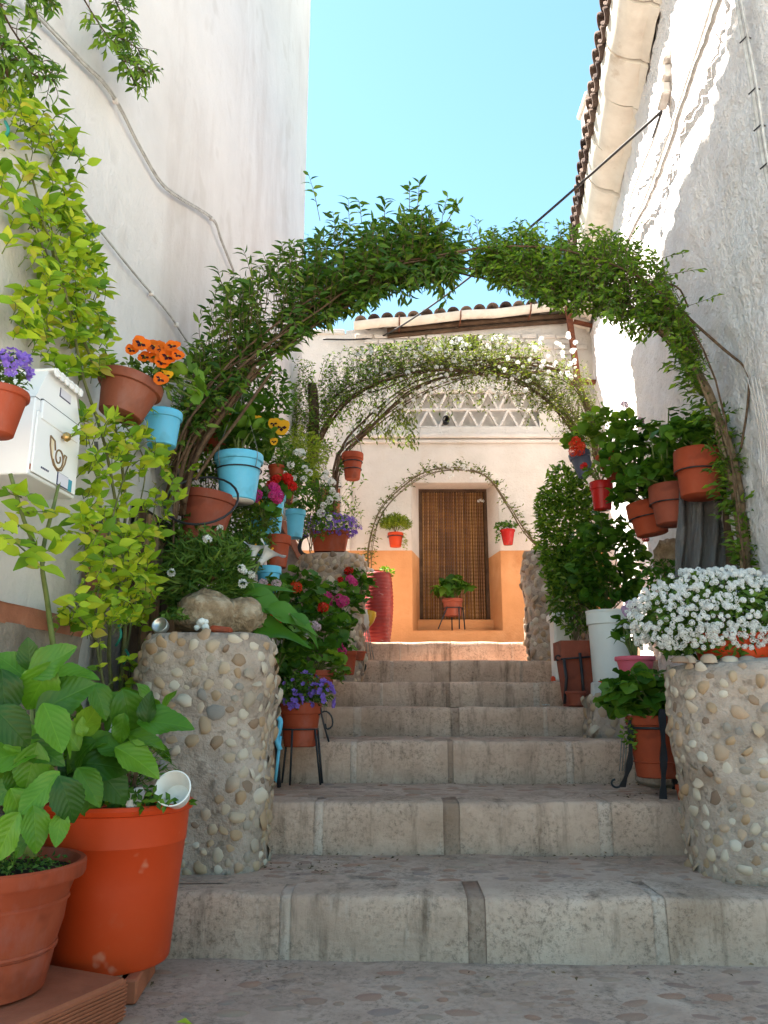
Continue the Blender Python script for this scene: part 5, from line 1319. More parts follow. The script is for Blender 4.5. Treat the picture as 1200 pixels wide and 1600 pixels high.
# separate young rose below the letter box
t6 = thing('young_rose', 'slender young rose with large yellow-green leaves below the letter box', 'rose bush', WL(88, 1030, .2), world=True)
bm = MB(); ms = []
bm.tube(spline([WL(86, 1030, .2), WL(74, 940, .2), WL(66, 870, .22), WL(84, 790, .22), WL(96, 740, .2)], 18), [.012-.0004*i for i in range(18)], 6)
bm.tube(spline([WL(68, 880, .22), WL(40, 820, .22), WL(16, 740, .2)], 10), .007, 5); bm.tube(spline([WL(66, 860, .22), WL(30, 850, .22), WL(4, 845, .24)], 8), .005, 5)
bm.build('canes', M['stemgreen'], t6); bm = MB()
for px, py in ((24,790),(40,776),(12,770),(50,800),(60,830),(30,820),(8,815),(20,850),(52,850),(74,860),(100,830),(112,815),(96,845),(40,872),(58,886),(30,866),(84,800),(6,842)):
    p = WL(px, py, .24+U(-.05, .08)); twig(ms, bm, WL(px+U(-6, 24), py+U(0, 16), .22), p, 3, (.06, .09), .003, .05, .3, Vector((.7, -.7, 0)), .5)
foliage(t6, rebase(ms, t6.location), 'ovate', L['yellow'], 'foliage', 80); bm.build('twigs', M['stemgreen'], t6)['kind'] = 'stuff'
# sprigs hanging from above
for lab, strands in (('dark jasmine sprigs hanging in the top left corner of the wall', (((-10,-30),(10,30),(40,75),(60,95),(78,128)), ((-6,50),(20,85),(50,115),(84,126)), ((20,-30),(48,0),(60,-8),(70,12)), ((-10,-20),(0,60),(14,130)))),
                     ('single jasmine shoot trailing down the bare left wall from above', (((120,-20),(150,30),(172,62),(200,108),(212,134)), ((170,-20),(185,10),(198,44)), ((180,55),(215,75)), ((195,95),(236,116))))):
    pts0 = WL(strands[0][0][0], strands[0][0][1], .15); t = thing('hanging_shoots', lab, 'climbing plant', pts0, world=True); bm = MB(); ms = []
    for s_ in strands:
        pp_ = spline([WL(px, py, .12+U(0, .08)) for px, py in s_], 14); bm.tube(pp_, .0035, 5)
        for i in range(1, 14):
            for k in range(2): twig(ms, bm, pp_[i], pp_[i]+rv(.07)+Vector((.02, -.02, -.03)), 4, (.035, .06), .0016, .1, .2, Vector((.6, -.5, 0)), .3, .3)
    foliage(t, rebase(ms, t.location), 'lance', L['mid'], 'foliage', 300); bm.build('twigs', M['bark'], t)['kind'] = 'stuff'
# ================================================================ LEFT BEDS AND WALL POTS
G = lambda *k: [head_mesh(k[0], v) for v in range(3)]
# dianthus cushion above the left pillar
c = W(322, 900, 4.15); t = thing('dianthus', 'dense grassy dianthus cushion with a few white flowers above the left pillar', 'plant', (c.x, c.y, c.z-.28))
mass(t, (0, 0, .28), (.25, .18, .27), 2200, (.05, .10), 'blade', 'grass', [([head_mesh('white', 0, 8, .6)], 7, .022, 'flower_head')], .2, -.9, .3, base=(0, .05, 0))
# small-leaved bush below the blue pot
c = W(388, 815, 4.9); t = thing('wall_shrub', 'small-leaved variegated shrub under the hanging blue pot', 'shrub', (c.x, c.y, c.z-.25))
mass(t, (0, 0, .25), (.20, .16, .22), 1100, (.03, .055), 'lanceS', 'grass', [([pansy_mesh('yellow', 1)], 5, .022)], .2, -.9, .3, base=(0, .05, 0))
foliage(t, dome_mats((0, -.02, .25), (.2, .16, .22), 60, (.04, .06), .7, .5, -.8), 'ovateS', L['sun'], 'yellowed_leaves')
# calla lilies
t = thing('calla_lily', 'two white calla lilies with broad arrow leaves in the bed behind the left pillar', 'plant', W(395, 985, 4.35), world=True)
def calla(px, py, s, tiltx, face):
    b = MB(); v = []; f = []; na, nh = 22, 10
    for j in range(nh+1):
        h = j/nh
        for i in range(na):
            a = 2*PI*i/na; r = .10+.13*h+.34*h**3
            tip = max(0, math.cos(a-PI/2))**6*h**3*.55
            open_ = (math.cos(a-PI/2+PI))*.22*h*h
            v.append((r*math.cos(a), r*math.sin(a)+tip*.6, h*1.0+.30*tip - .38*max(0, math.cos(a+PI/2))*h*h - .16*h**4))
    for j in range(nh):
        for i in range(na): q = (i+1) % na; f.append((j*na+i, j*na+q, j*na+na+q, j*na+na+i))
    b.add(v, f); b.lathe([(.03, .2), (.05, .5), (.035, .78), (.005, .8)], 10, 1)
    me = b.mesh('flower', [Pt['white'], Pt['yellow']])
    p = W(px, py, 4.3); link('flower', me, t, Matrix.Translation(p-t.location) @ Matrix.Rotation(tiltx, 4, 'Y') @ Matrix.Rotation(face, 4, 'X') @ Matrix.Scale(s, 4))
    return p
a1 = calla(406, 880, .150, .62, -.30); a2 = calla(394, 874, .12, .15, -.25)
bm = MB()
bm.tube(spline([W(378, 940, 4.33), W(394, 905, 4.3), a1+Vector((.0, 0, .01))], 10), .008, 6); bm.tube(spline([W(372, 940, 4.34), W(384, 900, 4.32), a2+Vector((0, 0, .01))], 10), .008, 6)
for px, py, ln, ang, lean in ((372,895,80,72,.3),(425,945,105,-22,.5),(455,962,90,-18,.6),(430,982,110,-8,.6),(390,935,70,20,.4),(365,925,60,100,.2),(410,915,80,30,.2),(480,975,60,-30,.6),(400,958,70,-12,.6)):
    cc = W(px, py, 4.25-.15*lean); s = mpp(cc); a = math.radians(ang); d = Vector((math.cos(a), -.35*lean, math.sin(a)))
    q = fr(cc, d, Vector((0, -.5-.3*lean, .8)) + rv(.15), ln*s*1.1); q.translation = cc-q.col[1].xyz*.5
    link('leaf', leaf_mesh('lily', R.randrange(2), L['lily']), t, Matrix.Translation(-t.location) @ q)
    bm.tube(spline([W(385, 1000, 4.36), (W(385, 1000, 4.36)+q.translation)/2+Vector((0, 0, .04)), q.translation], 6), .007, 5)
bm.build('stalks', M['stemgreen'], t)
# terracotta pots on the left wall
def wallpot(label, px, py, w_, h_, off, m, tilt=None, Y=None, group=None, **k):
    y = Y or WL(px, py, off).y
    return potted('flower_pot', label, 'pot', px, py, w_, h_, y, m, group, tilt, **k)
wallpot('reddish clay pot with a dark hoop ring, low behind the arch trunk', 318, 772, 84, 82, .25, 'darkclay', (0, .15, 0))
wallpot('broken reddish clay pot below the hooped clay pot', 322, 858, 70, 52, .25, 'darkclay', (.1, -.2, 0))
wallpot('terracotta pot tucked behind the arch branches above the hooped pot', 340, 645, 60, 62, .2, 'terracotta', (0, -.1, 0))
bm = MB(); c = W(318, 785, 4.3); bm.tube([c+Vector((.20*math.cos(a*PI/12), .10*math.sin(a*PI/12)-.05, .16*math.sin(a*PI/12))) for a in range(25)], .007, 6)
tag(bm.build('iron_ring', M['iron'], None), 'black iron ring holder sticking out around the reddish clay pot', 'pot holder')
for lab, px, py, Y, rx, rz, n, sh, lm in (('leafy creeper filling the wall between the arch trunk and the blue pot', 325, 700, 4.75, .22, .34, 900, 'ovateS', 'dark'), ('dark trailing foliage behind the hooped clay pot', 300, 850, 4.5, .22, .22, 700, 'lanceS', 'dark'),
     ('ivy-like greenery high on the wall behind the pansies and the arch', 405, 620, 5.2, .26, .30, 800, 'ovateS', 'ger'), ('low leafy plant between the dianthus and the lower blue pots', 385, 860, 4.75, .16, .16, 420, 'lanceS', 'grass')):
    c = W(px, py, Y); t = thing('wall_creeper', lab, 'creeper', (c.x, c.y, c.z-rz)); mass(t, (0, 0, rz), (rx, .14, rz), n, (.03, .06), sh, lm, None, .3, -.95, .4, base=(0, .05, 0))
# geranium foliage spilling left of the blue pot
def spill(name, label, cat, px, py, Y, rad, n, size, lm, colours, hs=.035, shape='round', single=0, inner=.3, lo=-.9):
    c = W(px, py, Y); t = thing(name, label, cat, (c.x, c.y, c.z-rad[2]))
    geranium(t, rad[2], rad, n, size, lm, colours, c=(0, 0, rad[2]), headsize=hs, lo=lo, inner=inner, base=(0, .05, 0), single=single)
    return t
spill('geranium', 'dark green geranium spilling down the wall above the hanging blue pot', 'geranium', 395, 672, 5.0, (.20, .16, .24), 110, (.07, .11), 'ger', [])
p = W(436, 668, 4.75)
t = thing('pansy', 'yellow pansies with dark faces right above the hanging blue pot', 'pansy', p - UP*.12, world=True)
for px, py, s_ in ((440, 668, .062), (428, 662, .045), (402, 656, .035), (428, 690, .03)):
    q = W(px, py, 4.72); link('flower', pansy_mesh('yellow', int(px)), t, fr(q-t.location, (0, .1, 1), (U(-.2, .2), -1, .1), s_))
mass(t, (-.03, .05, .06), (.10, .08, .12), 130, (.03, .05), 'ovateS', 'grass', None, .2, -.8, base=(0, .05, 0))
c = W(470, 715, 5.6); t = thing('asparagus_fern', 'feathery yellow-green fern bush left of the hanging terracotta pot', 'fern', (c.x, c.y, c.z-.25))
mass(t, (0, 0, .25), (.20, .18, .22), 1400, (.035, .07), 'needle', 'fern', None, .2, -.9, .3, base=(0, 0, 0))
c = W(450, 740, 5.3); t = thing('white_daisy', 'small-leaved bush with white flowers below the feathery fern', 'plant', (c.x, c.y, c.z-.22))
mass(t, (0, 0, .22), (.17, .15, .20), 700, (.025, .05), 'lanceS', 'ger', [([head_mesh('white', 1, 7, .6)], 12, .026, 'flower_head')], .2, -.9, .3, base=(0, 0, 0))
c = W(487, 790, 6.6); t = thing('white_stock', 'dark bush with white flower heads beside the barred window', 'plant', (c.x, c.y, c.z-.4))
mass(t, (0, 0, .4), (.22, .2, .34), 900, (.035, .06), 'lanceS', 'ger', [([head_mesh('white', v, 9, .6) for v in range(3)], 20, .034, 'flower_head')], .2, -.9, .3, base=(0, 0, 0))
wallpot('small terracotta pot above the red geranium on the left wall', 432, 728, 26, 26, 0, 'terracotta', Y=5.2)
wallpot('dark clay pot behind the red geranium on the left wall', 446, 748, 34, 40, 0, 'darkclay', Y=5.5)
t = spill('geranium', 'red geranium between the hanging blue pot and the white stock', 'geranium', 438, 768, 5.1, (.10, .09, .10), 26, (.05, .08), 'ger', [('red', 6)], .040)
t = spill('geranium', 'magenta geranium at the right of the hanging blue pot', 'geranium', 412, 785, 4.8, (.10, .08, .13), 30, (.05, .08), 'ger', [('pink', 6), ('magenta', 3)], .042)
wallpot('sky blue pot under the magenta geranium on the left wall', 424, 772, 46, 66, 0, 'bluepaint', Y=5.1)
wallpot('sky blue pot low on the left wall beside the calla flowers', 408, 812, 42, 58, 0, 'bluepaint', Y=5.0)
wallpot('terracotta pot right behind the white calla flowers', 434, 838, 42, 50, 0, 'terracotta', Y=5.0, rim=.28)
wallpot('sky blue pot with raised rim standing behind the calla leaves', 420, 886, 40, 40, 0, 'bluepaint', Y=4.95, rim=.28)
t = spill('geranium', 'pale flowered geranium around the blue pot behind the calla leaves', 'geranium', 428, 925, 4.85, (.11, .08, .10), 34, (.05, .08), 'ger', [('pale', 2), ('scarlet', 1)], .034)
t, r, h = potted('hanging_pot', 'sky blue pot hung by the slanting parapet below the white stock', 'hanging pot', 462, 798, 32, 44, 6.4, 'bluepaint', rim=.2)
geranium(t, h, (.14, .1, .07), 20, (.05, .08), 'ger')
# hanging terracotta pot on the second arch
loc, r, h = place(551, 709, 34, 42, 7.6); t = thing('hanging_pot', 'terracotta pot with two dark bands hanging by the white pilaster', 'hanging pot', loc); lathe_pot(t, M['terracotta'], r, h, .68, .24)
ring(t, h*.66, r*.90, M['iron'], .006); ring(t, h*.38, r*.82, M['iron'], .006)
bm = MB()
for a in (-2.6, -.5): bm.tube(spline([Vector((r*.95*math.cos(a), r*.95*math.sin(a), h)), Vector((.7*r*math.cos(a), .5*r*math.sin(a), h+.11)), Vector((.0, 0, h+.20))], 8), .004, 4)
bm.tube([(0, 0, h+.20), (0, .02, h+.32)], .004, 4); bm.build('hanging_wire', M['wire'], t)
mass(t, (-r*.8, .0, h*.45), (.05, .05, .12), 60, (.03, .05), 'ovateS', 'ger', None, .2, -.9)
mass(t, (0, 0, h), (r*.7, r*.7, .02), 40, (.01, .02), 'ovateS', 'fern', None, .2, 0)
# campanula trough on the upper pillar
c = W(515, 862, 7.15); t = thing('trough_campanula', 'purple campanula overflowing a rectangular terracotta trough on the rounded pebble pillar', 'potted plant', (c.x, c.y, 2.245)); th_ = W(515, 833, 7.15).z-2.245
bm = MB(); x0_, x1_ = .135, .165
v = [(s_*x_, t_*y_, z) for z, x_, y_ in ((0, x0_, .09), (th_, x1_, .115)) for s_, t_ in ((-1, -1), (1, -1), (1, 1), (-1, 1))]; bm.add(v, [(3,2,1,0), (0,1,5,4), (1,2,6,5), (2,3,7,6), (3,0,4,7)]); bm.box((0, 0, th_-.012), (x1_*2+.024, .25, .034), 0, None, .006); bm.build('trough', M['terracotta'], t, False)
cm = [flower_mesh('violet', v, 5, .8, .5) for v in range(3)]+[flower_mesh('purple', v, 5, .8, .5) for v in range(2)]
mass(t, (0, -.02, th_+.05), (.26, .17, .12), 800, (.025, .045), 'lanceS', 'ger', [(cm, 280, .016)], .2, -.75, .5, fl_lo=-.7)
bm = MB(); bm.tube(spline([(-.20, -.02, .16), (-.255, -.03, .12), (-.27, -.03, .03), (-.23, -.02, -.02), (-.17, 0, -.03)], 14), .018, 6); bm.build('iron_scroll', M['iron'], t)
# geranium bank along the left side of the steps
bank = [('dark geranium bank behind the calla leaves with scarlet flowers', 430, 1000, 4.6, (.22, .14, .18), 120, [('scarlet', 3)]),
        ('geranium with a large pink head below the pebble pillar', 520, 950, 6.2, (.26, .18, .22), 140, [('pink', 2)]),
        ('leafy geranium below the upper pillar left of the pink head', 455, 930, 5.6, (.28, .18, .20), 150, [('scarlet', 2)]),
        ('geranium with white-edged red flowers over the clay bowl', 500, 985, 5.4, (.22, .16, .18), 130, [('red', 1)]),
        ('round-leaved geranium in front of the red ribbed urn', 556, 918, 7.0, (.17, .14, .16), 70, [('red', 2)]),
        ('low geranium with bright pink flowers beside the pedestal', 530, 1005, 6.3, (.13, .1, .12), 40, [('pink', 1)]),
        ('dark green geranium at the left edge of the third step', 455, 1055, 4.95, (.14, .12, .18), 80, [])]
for lab, px, py, Y, rad, n, cl in bank: spill('geranium', lab, 'geranium', px, py, Y, rad, n, (.055, .095), 'ger', cl, .045)
def flhead(px, py, Y, colr, s, lab, k=1):
    pass
for lab, colr, px, py, Y, n, s, w_ in (('big pink geranium head arching out above the painted jug', 'pink', 527, 940, 6.0, 7, .040, (18, 9)), ('pink geranium heads hanging at the end of the sixth step', 'pink', 528, 1013, 6.0, 4, .042, (10, 6)),
    ('white and crimson pelargonium flowers over the clay bowl', 'pale', 492, 984, 5.1, 4, .034, (14, 9)), ('red geranium heads near the clay bowl', 'red', 524, 1000, 6.0, 3, .034, (6, 5))):
    t = thing('geranium_flowers', lab, 'flowers', W(px, py+25, Y), world=True); bm = MB()
    for k in range(n):
        p = W(px+U(-1, 1)*w_[0], py+U(-1, 1)*w_[1], Y-U(0, .1)); link('flower_head', head_mesh(colr, k % 3), t, fr(p-t.location, rv(), Vector((U(-.3, .3), -1, .5)), s*U(.8, 1.15)))
        bm.tube(spline([t.location+Vector((0, .1, -.02)), (t.location+p)/2+Vector((0, .03, .03)), p], 6), .003, 4)
    bm.build('flower_stalks', M['stemgreen'], t)
# clay bowl with bright ferny leaves
t, r, h = potted('potted_pelargonium', 'bright cut-leaved pelargonium in a wide terracotta bowl beside the fourth step', 'potted plant', 496, 1048, 58, 34, 5.3, 'terracotta', rim=.25, rb=.75)
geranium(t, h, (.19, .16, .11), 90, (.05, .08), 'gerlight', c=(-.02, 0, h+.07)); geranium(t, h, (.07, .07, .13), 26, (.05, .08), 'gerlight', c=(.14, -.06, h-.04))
for lab, px, py, w_, h_, Y in (('small terracotta pot at the left end of the sixth step', 543, 1018, 30, 36, 6.25), ('low terracotta saucer pot at the foot of the pebble pedestal', 556, 1018, 34, 14, 7.1)):
    potted('flower_pot', lab, 'pot', px, py, w_, h_, Y, 'terracotta')
# stand with lobelia pot
loc, r, h = place(470, 1098, 66, 66, 4.75); t = thing('potted_lobelia', 'purple lobelia in an old terracotta pot on a wire stand on the third step', 'potted plant', loc); lathe_pot(t, M['terracotta'], r, h, .74, .26, .04, 34, bands=(.42,))
lb = [flower_mesh('violet', v, 5, .9, .5) for v in range(3)]
mass(t, (.0, -.01, h+.05), (.17, .13, .12), 700, (.02, .045), 'lanceS', 'grass', [(lb, 18, .016)], .15, -.5, .4, base=(0, 0, h-.02))
mass(t, (.12, -.05, h+.03), (.075, .07, .09), 120, (.02, .035), 'lanceS', 'grass', [(lb, 46, .018)], .15, -.8, .4)
mass(t, (-.03, -.13, h+.0), (.05, .03, .06), 30, (.02, .035), 'lanceS', 'grass', [(lb, 14, .018)], .15, -.8, .4)
s_ = thing('plant_stand', 'thin dark wire stand under the purple lobelia pot', 'plant stand', (loc.x, loc.y, .449), world=True)
bm = MB(); hh = loc.z+h*.40; rr_ = r*.86
bm.tube([(loc.x+rr_*math.cos(2*PI*i/24), loc.y+rr_*math.sin(2*PI*i/24), hh) for i in range(25)], .005, 5); bm.build('ring', M['iron'], s_)
for a, rx in ((-1.9, .9), (-.55, 1.05), (.4, 1.0), (2.4, 1.0)):
    bm = MB(); p0 = Vector((loc.x+rr_*math.cos(a), loc.y+rr_*math.sin(a), hh)); p1 = Vector((loc.x+r*rx*math.cos(a)*1.15, loc.y+r*rx*math.sin(a)*.8, .462)); bm.tube([p0, p0.lerp(p1, .5), p1], .0065, 6); bm.build('leg', M['iron'], s_)
bm = MB(); pc = Vector((loc.x+r*.95, loc.y-.03, hh+.03))
bm.tube(spline([pc+Vector((-.01, 0, .05)), pc+Vector((.03, 0, .07)), pc+Vector((.065, 0, .04)), pc+Vector((.07, 0, -.01)), pc+Vector((.04, 0, -.03)), pc+Vector((.03, 0, .0))], 14), .005, 5); bm.tube(spline([pc+Vector((.0, 0, .09)), pc+Vector((.02, 0, .0)), pc+Vector((.05, .02, -.10))], 8), .006, 5); bm.build('scroll', M['iron'], s_)
# turquoise painted stand behind the left pillar
t = thing('plant_stand', 'blue painted wavy iron stand peeping out behind the left pillar', 'plant stand', W(433, 1190, 4.5)-UP*.1, world=True)
bm = MB(); bm.tube(spline([W(428, 1118, 4.4), W(438, 1125, 4.4), W(436, 1142, 4.4), W(432, 1155, 4.4), W(438, 1172, 4.4)], 14), .014, 6); bm.tube([W(438, 1150, 4.4), W(434, 1188, 4.4), W(430, 1222, 4.42)], .009, 6); bm.build('blue_leg', M['bluepaint'], t)
bm = MB(); bm.tube([W(432, 1160, 4.46), W(436, 1230, 4.5)], .012, 6); bm.build('leg', M['iron'], t)
# painted jug, red urn
t = thing('painted_jug', 'pale ceramic jug with painted scrolls and yellow lip on the short pebble pedestal', 'jug', W(560, 987, 7.25)); s = mpp(W(560, 960, 7.25))
bm = MB(); bm.lathe([(11*s, 0), (16*s, 4*s), (20*s, 14*s), (20*s, 24*s), (17*s, 31*s), (15*s, 34*s), (13.5*s, 33*s)], 24); bm.build('body', M['paleglaze'], t)
bm = MB(); bm.lathe([(4*s, -12*s), (8*s, -4*s), (9.5*s, 6*s), (8*s, 12*s)], 16, 0, Matrix.Translation((17*s, -3*s, 20*s)) @ Matrix.Rotation(.25, 4, 'Y')); bm.build('spout', M['yellowglaze'], t)
bm = MB(); bm.tube([(-6*s+2*s*math.cos(a)*(1+a*.15), -19.5*s, 12*s+a*1.6*s+2*s*math.sin(a*1.5)) for a in [i*.5 for i in range(16)]], 1.1*s, 4); bm.tube([(2*s+2.5*s*math.cos(a), -20*s, 10*s+a*1.5*s) for a in [i*.5 for i in range(14)]], 1.0*s, 4); bm.build('painted_scrolls', M['dark'], t)
bm = MB(); bm.lathe([(3.6*s, 0), (.01*s, 1.2*s)], 10, 0, Matrix.Translation((-9*s, -18*s, 20*s)) @ Matrix.Rotation(PI/2, 4, 'X')); bm.build('painted_rose', M['redgloss'], t)
c = W(588, 1000, 8.62); s = mpp(c); base_z = 1.545
c = Vector((W(590, 960, 8.62).x, 8.62, base_z)); t = thing('ribbed_urn', 'tall dusty red ribbed urn standing on the top step beside the door', 'urn', c)
hu = W(590, 896, 8.62).z-base_z; bm = MB(); prof = []
for i in range(61):
    z = hu*i/60; q = .125+.045*math.sin(PI*min(1, (i/60)*.78+.06)); prof.append((q+(.004 if i % 3 == 1 else -.003), z))
bm.lathe([(.09, 0)]+prof+[(.12, hu+.005), (.11, hu-.03)], 30, 0, None); bm.build('urn_body', M['ribred'], t)
mass(t, (.09, -.02, hu+.01), (.10, .09, .07), 120, (.03, .05), 'ovateS', 'mid', None, .2, -.8)
t, r, h = potted('flower_pot', 'terracotta pot standing in the mouth of the red ribbed urn', 'pot', 586, 892, 22, 16, 8.6, 'terracotta', rim=.4)
t = spill('alyssum_tuft', 'tuft of small cream flowers left of the red ribbed urn', 'flowers', 566, 896, 7.4, (.10, .08, .05), 40, (.03, .05), 'fern', [('white', 6)], .03)
bm = MB()
for dx in (0, 6, 10): bm.tube([W(570+dx*.4, 975, 7.2), W(574+dx, 1030, 7.2)], .004, 5)
tag(bm.build('wire_legs', M['wire'], None), 'thin wire legs leaning beside the pebble pedestal', 'wire stand')

# ---- wall pots beside the door
t, r, h = potted('wall_pot', 'asparagus fern in a terracotta pot on the wall left of the door', 'potted plant', 618, 833, 25, 22, 10.2, 'orangeplastic', rim=.22)
mass(t, (0, -.02, h+.12), (.21, .15, .14), 1300, (.05, .09), 'needle', 'fern', None, .1, -.5, .4, base=(0, 0, h)); mass(t, (.12, -.05, h-.12), (.04, .04, .14), 90, (.03, .06), 'needle', 'fern', None, .1, -.9, .4)
ring(t, h*.72, r*1.0, M['iron'], .006)
t, r, h = potted('wall_pot', 'trailing plant in a tapered red pot on the wall right of the door', 'potted plant', 793, 828, 24, 24, 10.2, 'redgloss', rim=.12, rb=.6)
mass(t, (-.02, -.02, h+.05), (.15, .12, .07), 160, (.03, .06), 'ovateS', 'ger', None, .1, -.5, .4, base=(0, 0, h)); mass(t, (-.14, -.05, h-.08), (.04, .04, .12), 40, (.03, .05), 'ovateS', 'ger', None, .1, -.9)
# hosta on its stand before the door
loc, r, h = place(707, 936, 32, 27, 10.42); t = thing('potted_hosta', 'broad-leaved hosta in a clay pot before the bead curtain', 'potted plant', loc); lathe_pot(t, M['darkclay'], r, h, .78, .2)
hm = dome_mats((0, 0, h+.14), (.27, .17, .17), 64, (.12, .19), .35, .8, -.5, .4)
for q in hm: link('leaf', leaf_mesh('hosta', R.randrange(2), L['ger']), t, q)
stems(t, (0, 0, h-.02), [q.translation for q in hm[:24]], .006, M['stemgreen'])
s_ = thing('plant_stand', 'black iron stand holding the hosta pot on the door sill', 'plant stand', (loc.x, loc.y, dz0), world=True); bm = MB()
bm.tube([(loc.x+r*.98*math.cos(2*PI*i/20), loc.y+r*.98*math.sin(2*PI*i/20), loc.z+h*.45) for i in range(21)], .007, 5); bm.build('ring', M['iron'], s_)
for a, x1 in ((-2.2, -.20), (-1.0, .07), (-.2, .15), (1.6, .0)):
    bm = MB(); p0 = Vector((loc.x+r*math.cos(a), loc.y+r*math.sin(a), loc.z+h*.5)); p1 = Vector((loc.x+x1, loc.y+r*math.sin(a)*1.1, dz0+.01)); bm.tube([p0, p0.lerp(p1, .4), p1], .009, 6); bm.build('leg', M['iron'], s_)

# ================================================================ RIGHT SIDE
# white alyssum on the right pillar
c = W(1150, 1040, 3.62); t = thing('potted_alyssum', 'mound of white alyssum spilling from an orange bowl on the right pillar', 'potted plant', (c.x, 3.62, 1.085))
rb_ = .19; lathe_pot(t, M['orangeplastic'], rb_, .115, .8, .3, soilz=.9, seg=36)
cc = W(1118, 968, 3.6)-t.location; rad = (.38, .26, .21)
mass(t, cc, rad, 2600, (.03, .06), 'lanceS', 'grass', None, .3, -.9, .4, base=(0, 0, .1), stemn=30)
al = [head_mesh('white', v, n, .34) for v, n in ((0, 18), (1, 22), (2, 20), (3, 18))]
cl2 = []
for k in range(1600):
    d = rv(); d.y = -abs(d.y)*1.0 if R.random() < .8 else d.y
    if d.z < -.62: continue
    p = Vector(cc)+Vector((d.x*rad[0], d.y*rad[1], d.z*rad[2]))*U(.95, 1.10)*(1+.06*nz(d, 3))
    if nz((d.x*2, d.y*2, d.z*2), 1.6, 4) > .12 and R.random() < .85: continue
    cl2.append(fr(p, rv(), d+Vector((0, -.3, .4)), U(.010, .0175)))
cl2.sort(key=lambda q: q.translation.y)
for q in cl2[:300]: link('flower_cluster', al[R.randrange(4)], t, q)
bmx = MB()
for q in cl2[300:]:
    me = al[R.randrange(4)]; bmx.add([v.co for v in me.vertices], [tuple(p.vertices) for p in me.polygons], 0, q)
if bmx.n: o = bmx.build('flower_clusters', Pt['white'], t); o['kind'] = 'stuff'
for k in range(5):
    q = W(1075+26*k+U(-9, 9), 1046, 3.34); o = link('stone', dome(k, M['pebble'], 8, 3, 'stone')); o.matrix_basis = fr(Vector((q.x, 3.40+U(-.03, .05), 1.072)), (1, U(-.5, .5), 0), (0, 0, 1), (U(.025, .045), U(.03, .05), U(.02, .03))); tag(o, ('loose pale pebble at the left rim of the right pillar', 'second loose pebble on the right pillar rim, left of the orange bowl', 'third loose pebble on the right pillar rim, below the orange bowl', 'fourth loose pebble on the right pillar rim, below the orange bowl', 'loose pebble at the far right of the right pillar rim')[k], 'pebble', 'loose pebbles on the right pillar rim')
# geranium on iron stand
loc, r, h = place(1022, 1118, 88, 92, 4.35); t = thing('potted_geranium', 'dark geranium in a terracotta pot held by a black iron stand near the right pillar', 'potted plant', loc); lathe_pot(t, M['terracotta'], r, h, .74, .16, .04, 36, bands=(.25,))
geranium(t, h, (.22, .17, .16), 130, (.07, .11), 'ger', c=(-.06, 0, h+.09), lo=-.7, inner=.35); mass(t, (-.15, -.05, h*.7), (.05, .04, .09), 60, (.02, .04), 'ovateS', 'mid', None, .1, -.9)
s_ = thing('plant_stand', 'black wrought iron stand with curled foot under the right geranium pot', 'plant stand', (loc.x, loc.y, .449), world=True)
bm = MB(); bm.tube([(loc.x+r*1.0*math.cos(2*PI*i/26), loc.y+r*1.0*math.sin(2*PI*i/26), loc.z+h*.80) for i in range(27)], .007, 5); bm.build('ring', M['iron'], s_)
def flatleg(pts, w_, scroll=0):
    bm = MB(); pts = [Vector(p) for p in pts]
    pp_ = spline(pts, 12); v = []; f = []
    for i, p in enumerate(pp_):
        k = 1+.35*math.sin(i*1.3)
        for dx, dy in ((-w_*k, -.005), (w_*k, -.005), (w_*k, .006), (-w_*k, .006)): v.append(p+Vector((dx, dy, 0)))
    for i in range(11):
        for k in range(4): f.append((i*4+k, i*4+(k+1) % 4, i*4+4+(k+1) % 4, i*4+4+k))
    f += [(3,2,1,0), (44,45,46,47)]; bm.add(v, f)
    if scroll:
        e = pts[-1]; bm.tube([e+Vector((scroll*(.030-.030*math.cos(a)*(1-a*.08)), 0, .012-.026*math.sin(a)*(1-a*.08)+.01)) for a in [i*.35 for i in range(14)]], .006, 5)
    return bm.build('leg', M['iron'], s_, False)
flatleg([W(1034, 1108, 4.18), W(1037, 1180, 4.15), W(1036, 1249, 4.12)], .014)
flatleg([W(986, 1125, 4.3), W(984, 1190, 4.32), W(972, 1230, 4.36)], .013, -1)
flatleg([(loc.x+r*.8, loc.y+r*.6, loc.z+h*.8), (loc.x+r*.8, loc.y+r*.7, loc.z), (loc.x+r*.8, loc.y+r*.8, .46)], .012)
bm = MB()
for a in range(3): bm.tube([W(972+4*a, 1150, 4.5), W(968+4*a, 1205, 4.5)], .004, 5)
for a in range(4): bm.tube([W(1042+7*a, 1200, 4.5), W(1036+14*a, 1228, 4.5)], .004, 5)
bm.build('wire_braces', M['wire'], s_)
potted('flower_pot', 'small upturned terracotta pot on the tread between the right pillar and the iron stand', 'pot', 1068, 1226, 26, 26, 4.1, 'terracotta', rim=.3)
